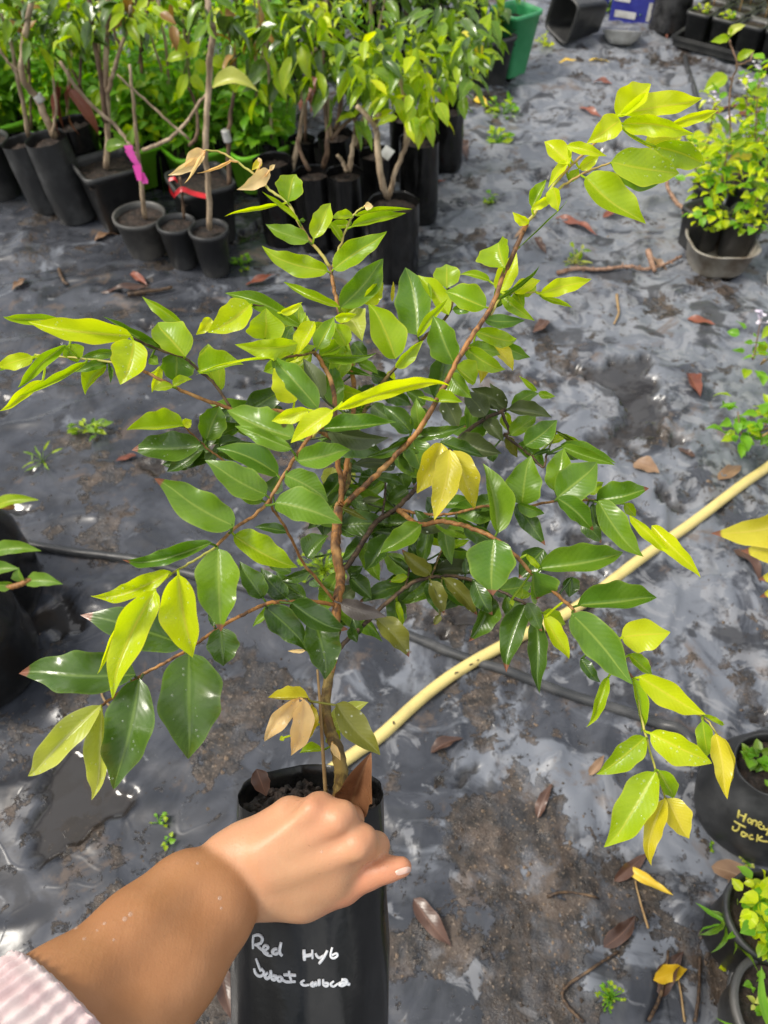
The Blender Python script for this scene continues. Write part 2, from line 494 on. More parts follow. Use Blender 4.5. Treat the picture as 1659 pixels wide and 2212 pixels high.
def relief(x, y):
    wx = x + 0.10 * (fbm(x * 3, y * 3, 51, 3) - 0.5); wy = y + 0.10 * (fbm(x * 3, y * 3, 52, 3) - 0.5)
    # folds run across on the left, towards the viewer on the right
    k = sstep(-0.25, 0.25, x + 0.15 * (y - 1.0)) * sstep(2.4, 1.2, y)
    r1 = 1 - np.abs(2 * fbm(wx * 2.0 + wy * 0.8, wy * 5.5 - wx * 1.2, 61, 3) - 1)
    r2 = 1 - np.abs(2 * fbm(wx * 11.0 - wy * 1.5, wy * 2.6, 62, 3) - 1)
    r3 = 1 - np.abs(2 * fbm(wx * 4 + wy * 3, wy * 4 - wx * 3, 65, 2) - 1)
    ridge = (1 - k) * r1 ** 5 * 0.028 + k * r2 ** 4 * 0.024 + r3 ** 14 * 0.010
    soft = 0.022 * (fbm(wx * 5, wy * 5, 63, 3) - 0.5) + 0.008 * (fbm(wx * 19, wy * 19, 64, 2) - 0.5)
    calm = 0.40 + 0.40 * sstep(-0.1, 0.5, x) + 0.2 * sstep(1.6, 2.6, y)
    return ridge * calm, soft * (0.35 + 0.65 * calm)

def height(x, y):
    x = np.asarray(x, float); y = np.asarray(y, float)
    ridge, soft = relief(x, y)
    mud, wet = masks(x, y)
    z = ridge * (1 - 0.5 * mud) + soft
    z = z + mud * (0.003 + 0.009 * (fbm(x * 40, y * 40, 71, 3) - 0.4))
    z = z * (1 - wet) + wet * (-0.010)
    far = sstep(5.5, 9.0, np.hypot(x, y - 2))
    return z * (1 - far)

def hz(p):
    return float(height(p[0], p[1]))

def build_ground():
    xs = np.unique(np.concatenate([np.linspace(-60, -3.4, 14), np.linspace(-3.4, -1.5, 90), np.linspace(-1.5, 1.5, 300), np.linspace(1.5, 3.4, 90), np.linspace(3.4, 60, 14)]))
    ys = np.unique(np.concatenate([np.linspace(-40, -0.4, 12), np.linspace(-0.4, 2.7, 330), np.linspace(2.7, 6, 190), np.linspace(6, 90, 18)]))
    X, Y = np.meshgrid(xs, ys)
    Z = height(X, Y)
    mud, wet = masks(X, Y)
    nx, ny = len(xs), len(ys)
    V = np.column_stack([X.ravel(), Y.ravel(), Z.ravel()])
    me = bpy.data.meshes.new('ground')
    i = (np.arange(ny - 1)[:, None] * nx + np.arange(nx - 1)[None, :]).ravel()
    F = np.column_stack([i, i + 1, i + nx + 1, i + nx])
    me.vertices.add(len(V)); me.vertices.foreach_set('co', V.astype(np.float32).ravel())
    me.loops.add(F.size); me.loops.foreach_set('vertex_index', F.astype(np.int32).ravel())
    me.polygons.add(len(F)); me.polygons.foreach_set('loop_start', (np.arange(len(F)) * 4).astype(np.int32))
    me.polygons.foreach_set('use_smooth', [True] * len(F))
    me.update(calc_edges=True)
    dry = np.clip(0.36 + 0.36 * np.tanh((X + 0.10) * 1.8) + 0.12 * np.tanh((Y - 1.7) * 1.5), 0.0, 1.0)  # pale-tone weight: sheet lighter towards the right and the far side
    for nm, a in (('mud', mud), ('wet', wet), ('dry', dry)):
        at_ = me.attributes.new(nm, 'FLOAT', 'POINT'); at_.data.foreach_set('value', a.astype(np.float32).ravel())
    t = NT('ground_sheet_and_mud')
    P = t.pos()
    mud_a, wet_a = t.attr('mud'), t.attr('wet')
    pale_a = t.attr('dry')
    dust = t.noise(7, 6, 0.62, P, 0.8)
    fine = t.noise(60, 4, 0.6, P)
    nmud = t.noise(30, 6, 0.7, P, 0.4)
    # dried water film and silt: crisp-edged pale patches on the dark plastic
    f1 = t.math('ADD', t.noise(5.5, 6, 0.58, P, 1.3), t.math('MULTIPLY', t.math('SUBTRACT', pale_a, 0.5), 0.34))
    film = t.ramp(f1, 0.45, 0.57)
    f2 = t.ramp(t.math('ADD', t.noise(13, 6, 0.6, P, 1.0), t.math('MULTIPLY', t.math('SUBTRACT', pale_a, 0.5), 0.22)), 0.54, 0.60)
    plast = t.mix(t.ramp(dust, 0.35, 0.65), (0.026, 0.029, 0.036), (0.062, 0.067, 0.080))
    plast = t.mix(t.math('MULTIPLY', film, 0.85), plast, (0.165, 0.180, 0.208))
    plast = t.mix(t.math('MULTIPLY', f2, 0.55), plast, (0.255, 0.262, 0.278))
    plast = t.mix(t.math('MULTIPLY', t.ramp(t.noise(8.5, 5, 0.65, P, 0.6), 0.56, 0.68), 0.7), plast, (0.12, 0.088, 0.066))
    dk = t.ramp(t.noise(6.5, 5, 0.55, P, 0.9), 0.56, 0.63)
    plast = t.mix(t.math('MULTIPLY', dk, 0.85), plast, (0.030, 0.031, 0.035))
    mc = t.mix(t.ramp(fine, 0.38, 0.62), (0.010, 0.008, 0.0065), (0.040, 0.029, 0.021))
    mc = t.mix(t.ramp(t.noise(12, 5, 0.65, P), 0.48, 0.62), mc, (0.075, 0.054, 0.040))
    mc = t.mix(t.ramp(t.noise(150, 3, 0.6, P), 0.60, 0.69), mc, (0.20, 0.155, 0.115))
    clus = t.math('MULTIPLY', t.math('SUBTRACT', t.noise(3.6, 4, 0.6, P), 0.50), 1.5)
    edge = t.ramp(t.math('ADD', t.math('ADD', mud_a, clus), t.math('MULTIPLY', t.math('SUBTRACT', nmud, 0.5), 3.4)), 0.36, 0.56)
    mf = t.math('MULTIPLY', edge, t.ramp(t.noise(17, 5, 0.65, P, 0.7), 0.36, 0.56, 0.45, 1.0))
    c = t.mix(mf, plast, mc)
    c = t.mix(t.math('MULTIPLY', wet_a, 0.8), c, (0.022, 0.018, 0.014))
    vo = t.n('TexVoronoi'); vo.inputs['Scale'].default_value = 55; t.l(P, vo.inputs['Vector'])
    sp = t.math('MULTIPLY', t.ramp(vo.outputs['Distance'], 0.16, 0.08), t.ramp(t.noise(9, 2, 0.5, P), 0.42, 0.58))
    c = t.mix(t.math('MULTIPLY', sp, t.math('SUBTRACT', 1.0, wet_a)), c, (0.035, 0.026, 0.02))
    ro = t.ramp(t.math('ADD', f1, t.math('MULTIPLY', f2, 0.08)), 0.44, 0.58, 0.27, 0.44)
    x = t.n('Mix', data_type='FLOAT'); t.l(edge, x.inputs[0]); t.l(ro, x.inputs[2]); t.l(t.ramp(t.noise(26, 4, 0.6, P), 0.38, 0.62, 0.26, 0.6), x.inputs[3])
    y = t.n('Mix', data_type='FLOAT'); t.l(wet_a, y.inputs[0]); t.l(x.outputs[0], y.inputs[2]); y.inputs[3].default_value = 0.06
    t.set(Base_Color=c, Roughness=y.outputs[0], Specular_IOR_Level=0.52)
    big = t.math('MULTIPLY', t.noise(12, 4, 0.5, P, 0.4), 0.36)
    for sc_, am_ in ((3.2, 0.13), (6.0, 0.08)):
        cn_ = t.math('ABSOLUTE', t.math('SUBTRACT', t.noise(sc_, 2.5, 0.5, P, 0.6), 0.5))
        big = t.math('ADD', big, t.math('MULTIPLY', t.ramp(cn_, 0.022, 0.0), am_))
    hh = t.math('ADD', t.math('MULTIPLY', big, 1.0), t.math('MULTIPLY', t.math('MULTIPLY', t.noise(150, 4, 0.7, P), edge), 1.0))
    hh = t.math('MULTIPLY', hh, t.math('SUBTRACT', 1.0, t.math('MULTIPLY', wet_a, 0.96)))
    t.bump(hh, 0.8, 0.0038)
    me.materials.append(t.m)
    o = bpy.data.objects.new('ground', me)
    COL.objects.link(o)
    tag(o, 'black plastic sheet with mud and puddles covering the nursery floor', 'ground', kind='structure')
build_ground()

# ------------------------------------------------------------------ the sapling held in the hand
TILE = {'a': (0, 0, .60277), 'b': (900, 0, .60277), 'c': (1800, 0, .73779), 'd': (0, 1000, .72333), 'e': (1000, 900, .72333),
        'f': (1824, 1700, .72333), 'g': (0, 1900, .72333), 'h': (800, 2000, .72333), 'i': (1900, 1500, .36166), 'j': (900, 3050, .48222),
        'k': (1800, 2800, .73779), 'l': (800, 2900, .66305), 'm': (2600, 2700, .6023)}
def tp(t, x, y):
    ox, oy, s = TILE[t]
    return (ox + x * s) / 1.82278, (oy + y * s) / 1.82278
def ts(t):
    return TILE[t][2] / 1.82278

PV = [0, .04, .1, .2, .32, .45, .58, .7, .8, .88, .94, 1]
PW = [.03, .24, .52, .82, .97, 1, .93, .76, .54, .32, .15, .0]

_pv = np.linspace(0, 1, 201)
_pw = np.sin(math.pi * _pv ** 0.70).clip(0) ** 0.80 * (1 - 0.30 * sstep(0.70, 1.0, _pv))
_pw = _pw / _pw.max()

def leaf(mb, b, t, n, wl, wr, al, ar, seed=0, arch=0.05, bend=0.0, wave=0.05, nv=14, nu=4, curl=0.10, rnd=0.5, tip=0.0, m=0, twist=0.0, tipcurl=0.0, hook=0.0):
    """blade from base b to tip t, upper side towards n; wl, wr true half-widths; al, ar = lift of each half"""
    r = np.random.default_rng(seed)
    b = np.asarray(b, float); t = np.asarray(t, float)
    ax = t - b; L = np.linalg.norm(ax); ax = ax / L
    n = unit(np.asarray(n) - ax * np.dot(n, ax))
    s = np.cross(n, ax)
    v = np.linspace(0, 1, nv + 1)
    p = np.interp(v, _pv, _pw)
    us = np.linspace(0, 1, nu + 1)
    ph = r.uniform(0, 6.28, 4); fr = r.uniform(7, 13, 2)
    V, UV = [], []
    for i in range(nv + 1):
        mid = b + ax * (L * v[i]) + n * (arch * L * math.sin(math.pi * v[i])) + s * (bend * L * math.sin(math.pi * v[i])) - n * (tipcurl * L * max(0, v[i] - 0.6) ** 2 * 4) + s * (hook * L * max(0, v[i] - 0.7) ** 2 * 8)
        tw = twist * (v[i] - 0.3)
        row = []
        for side, wd, a, k in ((1, wl, al, 0), (-1, wr, ar, 1)):
            aa = a + tw * side
            d = s * side * math.cos(aa) + n * math.sin(aa)
            q = np.cross(d, ax) * side
            edge = 1 + 0.06 * math.sin(fr[k] * 1.7 * v[i] + ph[k])
            pts = []
            for u in us:
                o = mid + d * (u * wd * p[i] * edge) - q * (curl * wd * u * u * p[i]) + n * (wave * L * 0.5 * u * u * p[i] * math.sin(fr[k] * v[i] + ph[2 + k]))
                pts.append((o, 0.5 + 0.5 * u * side))
            row.append(pts)
        line = row[0][::-1] + row[1][1:]
        V += [x[0] for x in line]; UV += [(x[1], v[i]) for x in line]
    c = 2 * nu + 1
    F = []
    for i in range(nv):
        for j in range(c - 1):
            k = i * c + j
            F.append((k, k + c, k + c + 1, k + 1))
    mb.add(V, F, UV, rnd, tip, m)
    return np.array(V).reshape(nv + 1, c, 3)

def droplets(mb, grid, n, count, size, rg, m=1):
    nv, c = grid.shape[:2]
    for _ in range(count):
        i = rg.integers(2, nv - 3); j = rg.integers(1, c - 2)
        f, g = rg.uniform(0, 1, 2)
        p = (grid[i, j] * (1 - f) + grid[i + 1, j] * f) * (1 - g) + (grid[i, j + 1] * (1 - f) + grid[i + 1, j + 1] * f) * g
        nn = unit(np.cross(grid[i + 1, j] - grid[i, j], grid[i, j + 1] - grid[i, j]))
        if np.dot(nn, n) < 0: nn = -nn
        r = size * rg.uniform(0.5, 1.25)
        lathe(mb, p, [(r, -0.1 * r), (r * 0.9, 0.25 * r), (r * 0.6, 0.5 * r), (r * 0.05, 0.6 * r)], 8, nn, (0.3, 0.8, 0.5), m=m)

LEAVES = """
# peach shoot at the top
a 1335 985 1200 1085 45 45 P 66
a 1325 1030 1100 1150 40 30 P 66.5
a 1325 1010 1215 1205 12 25 P 65.5
a 1510 1045 1290 1140 18 20 P 66
b 265 1110 65 1245 50 50 P 67
b 215 1050 150 1110 25 25 O 66.5
b 270 1110 305 1075 15 15 P 66.5
b 215 1060 190 1030 12 14 P 66
b 385 1320 432 1128 105 90 L 66
b 330 1335 -30 1395 16 24 Y 66
b 465 1450 215 1255 24 40 L 65.5
b 525 1575 235 1475 50 66 M 66 1
b 555 1560 655 1315 75 62 L 66
b 500 1440 460 1445 14 16 M 67
b 740 1580 640 1435 25 36 L 67
b 812 1410 665 1430 22 48 L 67
b 800 1470 630 1480 25 42 L 68
b 800 1480 1165 1400 52 30 L 66.5
b 830 1410 1200 1365 30 14 L 67
b 890 1345 945 1350 26 26 P 66
b 650 1770 205 1630 80 78 L 66
b 685 1760 1045 1530 88 68 L 66
# the tall branch on the right
c 850 625 1038 440 105 62 Y 58
c 870 610 1312 545 82 42 Y 57.5
c 1140 665 1400 585 26 38 Y 61
c 880 660 1265 725 44 62 Y 58.5
c 870 640 695 770 62 72 Y 57.5
c 600 875 468 745 45 64 Y 58
c 585 778 797 840 36 26 Y 57
c 1000 775 1230 700 66 46 Y 59.5
c 820 865 1195 925 98 86 L 57 w
c 1050 780 1328 885 64 84 L 58 w
c 850 905 1120 965 10 66 M 59
c 685 945 1012 1185 112 62 L 57
c 585 860 487 1000 28 34 Y 58
c 400 1110 482 960 52 28 L 58.5
c 382 1188 295 1132 38 26 Y 57.5
c 395 1115 522 1055 24 30 Y 57.5
c 512 1000 540 1128 30 52 Y 57
c 320 1330 612 1060 18 26 M 60
c 650 900 762 830 32 36 Y 59
c 600 970 652 900 32 28 L 59
e 1365 215 1330 72 130 78 L 57.5
e 1262 430 1042 335 58 92 L 58.5
e 1330 345 1430 125 62 60 Y 61
e 1312 400 1570 205 26 24 M 60
e 1285 285 1120 243 12 32 L 62
e 1410 345 1560 280 46 40 Y 61
c 440 1570 722 1500 52 46 Y 60.5
c 440 1578 620 1640 22 24 L 61
e 1350 360 1530 500 30 38 L 61
c 300 1560 430 1510 42 52 L 62
e 1430 340 1470 430 36 36 L 62
# around the crown
e 470 430 155 285 22 40 L 65
e 440 485 560 470 22 38 Y 64
e 500 465 590 600 92 64 W 67.5
e 600 410 705 290 30 62 Y 67
e 470 430 705 145 88 88 M 66
e 340 660 445 480 58 48 L 63
e 500 640 420 515 42 66 L 64
e 330 505 215 715 28 68 Y 61
e 770 710 635 400 86 112 L 62.5
e 890 580 825 208 112 104 M 66
e 1090 737 985 468 104 84 M 61
e 985 930 1040 690 88 122 D 64
e 1060 470 885 250 48 68 L 65
e 1050 325 1052 190 72 72 L 66
e 770 757 915 600 32 48 L 62
e 890 590 1066 385 32 26 L 62.5
e 752 400 762 285 16 12 O 68
e 1080 440 1222 400 24 42 M 63
e 1095 750 1207 842 92 28 L 60
e 985 938 890 920 10 16 L 59
e 985 942 1135 950 72 16 L 59.5
e 450 985 1076 818 60 46 Y 50
e 430 990 198 1172 48 66 Y 50.5
e 300 985 93 1050 52 42 Y 51
e 350 980 93 703 64 80 H 55
e 225 945 110 755 84 80 Y 58
e 375 925 260 708 52 62 Q 60
e 380 1087 775 1052 80 36 H 52.5
e 395 1098 738 1142 44 74 Q 53.5
e 235 1265 526 1188 88 72 H 51
e 170 1342 407 1482 78 72 H 51.5
e 115 1490 480 1604 114 82 H 50.5
e 860 1112 700 962 66 64 D 63
e 870 1130 1160 1080 46 36 D 61
e 870 1135 603 1246 44 26 D 60.5
e 860 1142 690 1225 40 36 D 64
e 770 1290 538 1282 52 58 Q 63
e 1030 930 1112 1092 64 58 Q 65
e 1262 1020 1140 888 58 68 Q 66
e 1372 985 1180 868 46 74 Q 68
e 1330 980 1200 922 22 34 Q 67
e 1380 985 1622 1027 68 32 Q 66
e 1400 972 1552 888 44 34 M 68
e 1548 895 1640 916 22 22 L 68
e 1540 885 1445 800 20 14 L 69
e 1395 1127 1542 1018 58 48 M 67
e 1475 1182 1652 1038 74 64 M 66
e 1260 1040 1356 1162 54 44 Q 67
e 1110 1150 1346 1226 80 58 Q 66.5
e 1010 1160 1252 1242 54 18 D 64
e 1375 1130 1430 1250 32 38 X 69
e 1290 1205 1300 1272 32 32 D 68
e 1370 1000 1402 1112 32 38 L 70
e 1020 1168 885 1442 94 74 O 57 w
e 1066 1203 974 1587 80 80 O 56 w
e 1085 1208 1200 1532 84 54 O 56.5 w
e 1210 640 1242 842 74 38 O 64
e 1300 615 1416 772 48 32 O 64
e 1185 665 1262 640 28 32 O 65
e 660 1335 560 1402 48 48 D 66
e 840 1412 722 1492 46 52 D 66
e 800 1330 830 1422 54 54 D 68
e 430 1300 400 1442 56 54 W 68
e 540 1310 480 1420 46 44 W 68
e 590 1482 692 1470 22 20 Q 64
e 480 1522 620 1592 18 22 X 60
e 700 900 860 960 46 50 D 68
e 930 960 820 880 40 46 D 69
e 960 1010 860 1030 36 42 D 69
e 1000 880 900 850 40 40 D 70
e 640 960 760 1040 46 46 D 66
e 560 920 660 850 40 40 D 68
e 420 870 480 960 42 40 D 67
e 640 790 760 830 38 44 D 68
e 380 770 440 610 42 44 D 68
e 540 620 620 720 44 44 D 70
e 400 740 650 800 34 24 M 66
e 360 700 670 690 16 44 M 63
e 570 730 680 790 42 20 M 66
e 880 1270 870 1400 32 40 D 69
e 720 1480 800 1330 40 36 D 70
# beside and below the fork
h 1185 92 955 242 58 78 M 60
h 1010 150 888 347 64 88 D 62
h 790 355 870 320 40 40 D 64
h 800 375 922 492 64 48 D 64
h 748 520 1002 582 54 58 B 61
h 480 514 785 682 88 62 D 57
h 340 540 577 767 78 78 D 58
h 600 600 680 932 112 94 D 59 w
h 325 490 188 298 58 74 D 59
h 455 492 305 330 56 56 D 60
h 560 490 392 352 58 52 D 61
h 565 275 682 148 88 44 D 63
h 480 350 340 300 42 42 D 64
h 165 150 512 332 98 58 L 52
h 460 130 278 100 26 38 D 58
h 1235 360 1078 228 52 62 X 63 t
h 1115 345 1003 260 14 30 D 64
h 1110 372 1013 402 24 28 L 63 t
h 1300 212 1195 178 16 52 L 67
h 1320 217 1452 178 36 22 L 66
h 1380 330 1280 255 42 42 D 68
h 1240 395 1310 582 58 42 X 62 t
h 1228 395 1285 575 22 48 D 63
h 1310 380 1490 592 58 46 X 62
h 1480 400 1572 587 54 54 D 61
h 1565 480 1453 732 92 44 D 62 t
h 1430 360 1430 268 22 22 D 64
h 1290 580 1256 640 22 18 X 63 t
h 1050 500 1092 652 26 16 L 65
h 945 602 1127 812 78 52 X 61 t
h 850 690 812 602 46 42 D 62
h 800 652 842 732 28 36 D 62
h 762 600 787 642 20 26 D 64
h 575 1035 348 1030 10 80 O 60 w
h 520 1035 328 1282 58 44 P 59 w
h 550 1040 483 1362 68 64 P 58.5 w
h 590 1070 528 1302 68 24 O 60
h 650 1322 523 1335 10 52 L 61
h 440 1250 415 1262 14 16 Y 61
h 695 1182 890 1052 66 54 W 62
h 695 1220 742 1292 48 48 L 62
h 725 1065 976 1337 88 68 X 58
h 560 772 458 777 16 12 P 63
h 700 1282 752 1372 20 22 P 60
h 1180 300 1120 190 34 34 D 68
h 1340 290 1400 340 30 30 D 68
h 1220 120 1440 150 20 40 D 64
h 900 60 1010 120 34 34 D 66
h 890 140 1000 40 40 34 D 68
# right side
f 320 397 360 128 98 98 M 59
f 495 322 540 83 78 54 M 61
f 513 357 742 170 108 98 M 59
f 725 372 1012 300 98 54 M 59 t
f 510 360 705 542 78 58 M 57 t
f 735 375 967 692 84 64 M 57.5
f 640 320 762 270 32 52 L 62
f 190 552 108 163 60 110 M 57
f 290 392 447 617 54 54 D 59
f 300 390 447 442 22 48 M 58
f 645 500 757 602 44 44 D 61
f 700 390 742 592 38 34 D 62
f 880 390 942 462 34 32 L 59
f 905 455 1132 682 36 48 Y 56
f 1025 510 1306 782 54 46 Y 57
f 170 585 153 892 124 138 M 55 t
f 410 745 887 657 124 76 M 56
f 620 945 1052 890 128 62 M 56.5
f 590 990 912 1382 102 98 M 54
f 860 1117 1132 1100 94 94 Y 55.5
f 900 1210 1027 1327 48 28 L 56
f 955 1330 1312 1552 78 84 Y 53
f 920 1340 988 1642 58 26 L 53.5
f 790 1330 688 1617 38 32 L 56
f 640 1230 742 1372 36 32 D 57
f 440 1000 592 1232 58 44 Y 57.5
f 430 985 553 1052 54 44 L 58.5
f 340 940 223 1304 70 82 D 60
f 400 1020 395 1422 64 64 D 59.5
f 235 890 290 1057 62 52 D 61
f 350 930 422 1092 44 44 D 58
f 380 760 400 917 144 24 M 55.5 t
f 345 665 432 762 16 28 L 56
f 440 640 305 802 74 74 D 59
f 590 790 582 902 54 44 D 58.5
f 315 910 320 850 42 42 L 57
f 262 912 272 950 14 14 L 57
f 50 802 152 1002 52 42 D 62
f 0 822 80 1002 46 32 D 63
f 530 70 832 172 62 26 M 67
f 640 67 510 0 22 22 L 68
i 790 540 1077 692 32 26 X 68
i 860 712 1452 902 94 64 M 66
i 740 745 535 812 28 34 D 66
i 720 682 912 600 64 44 L 69
i 870 762 1042 862 34 44 D 67
# lower right tips
k 1030 115 1367 272 74 94 Y 51 w
k 1005 140 748 347 78 68 L 52 w
k 1060 325 803 747 94 104 L 50.5 w
k 1075 315 1167 472 64 44 L 51.5
k 1110 465 1013 817 58 48 O 50.5
k 1120 465 1227 687 84 58 O 51
k 1310 50 1342 252 48 46 L 52
k 1380 120 1425 472 54 54 O 51.5
k 1390 130 1442 432 62 14 O 52.5
k 1310 22 1427 76 28 12 L 53
# left side
d 400 375 3 360 48 38 L 58
d 718 445 148 370 74 88 Y 54 w
d 980 545 560 330 34 38 M 58
d 730 472 660 712 94 112 Y 53 w
d 1010 560 838 375 78 114 L 56
d 1000 390 770 235 44 22 L 58
d 1085 640 1322 590 112 32 L 56
d 1500 567 1060 657 16 34 Y 55
d 1365 275 1133 432 64 94 Y 59 w
d 1148 350 1068 442 34 32 Y 61
d 1440 465 1440 293 108 104 L 59
d 1620 490 1278 500 64 48 L 57
d 1640 390 1218 213 48 48 M 61
d 1530 322 1642 260 20 28 Y 60
d 960 540 950 702 104 94 M 58
d 820 560 862 602 32 32 M 57
d 870 610 820 752 28 22 Y 59
d 940 720 830 742 20 30 L 56
d 940 720 1047 680 38 22 L 56
d 590 590 400 642 24 32 M 57
d 580 612 455 762 36 84 L 58
d 470 590 100 782 26 48 L 56
d 360 493 103 752 38 48 L 55
d 240 690 8 872 28 44 Y 57
d 180 560 -25 622 44 44 Y 56
d 190 570 -10 642 18 30 L 57
d 380 490 422 592 66 62 L 57
d 640 530 440 572 38 30 M 58
d 870 520 720 462 20 24 M 57
d 595 610 605 702 22 12 M 57
d 1000 935 687 942 18 110 L 57
d 1000 935 1042 902 28 30 Y 57
d 1095 1040 703 1052 82 94 D 57 w
d 1120 1017 1200 828 84 90 M 59
d 1600 1002 1222 838 64 114 H 54
d 1590 1062 1273 925 52 38 H 52.5
d 1612 1010 1413 1076 32 44 Q 57
d 1190 1042 1312 1010 44 32 D 60
d 1125 1130 1182 1070 34 34 D 60
d 1515 1202 1178 1050 54 90 M 54
d 1450 1312 1123 1110 78 90 M 53
d 1435 1347 1228 1240 58 38 M 54
d 1480 1300 1520 1200 54 50 D 57
d 1275 1482 853 1200 98 104 M 50.5 t
g 1155 325 663 442 44 70 M 50 t
g 1190 360 1200 812 114 134 M 48.5 t
g 930 482 500 642 60 70 Y 49.5 w
g 970 500 1066 962 104 142 Y 47.5 w
g 845 585 588 1172 92 98 Y 47.5 w
g 640 780 533 1047 26 24 Y 49.5
g 1000 882 438 705 104 108 D 55 t
g 740 1047 98 1002 98 134 D 53.5 t
g 760 1067 604 1684 122 144 D 52 w
g 1030 925 1036 1512 174 158 D 52 w
g 1200 790 1217 1002 98 84 D 54
g 1145 710 1162 792 22 22 D 55
g 550 1212 148 1637 72 90 W 52 w
g 555 1237 525 1732 46 92 W 52.5 w
g 690 1032 722 1000 22 18 L 54
"""

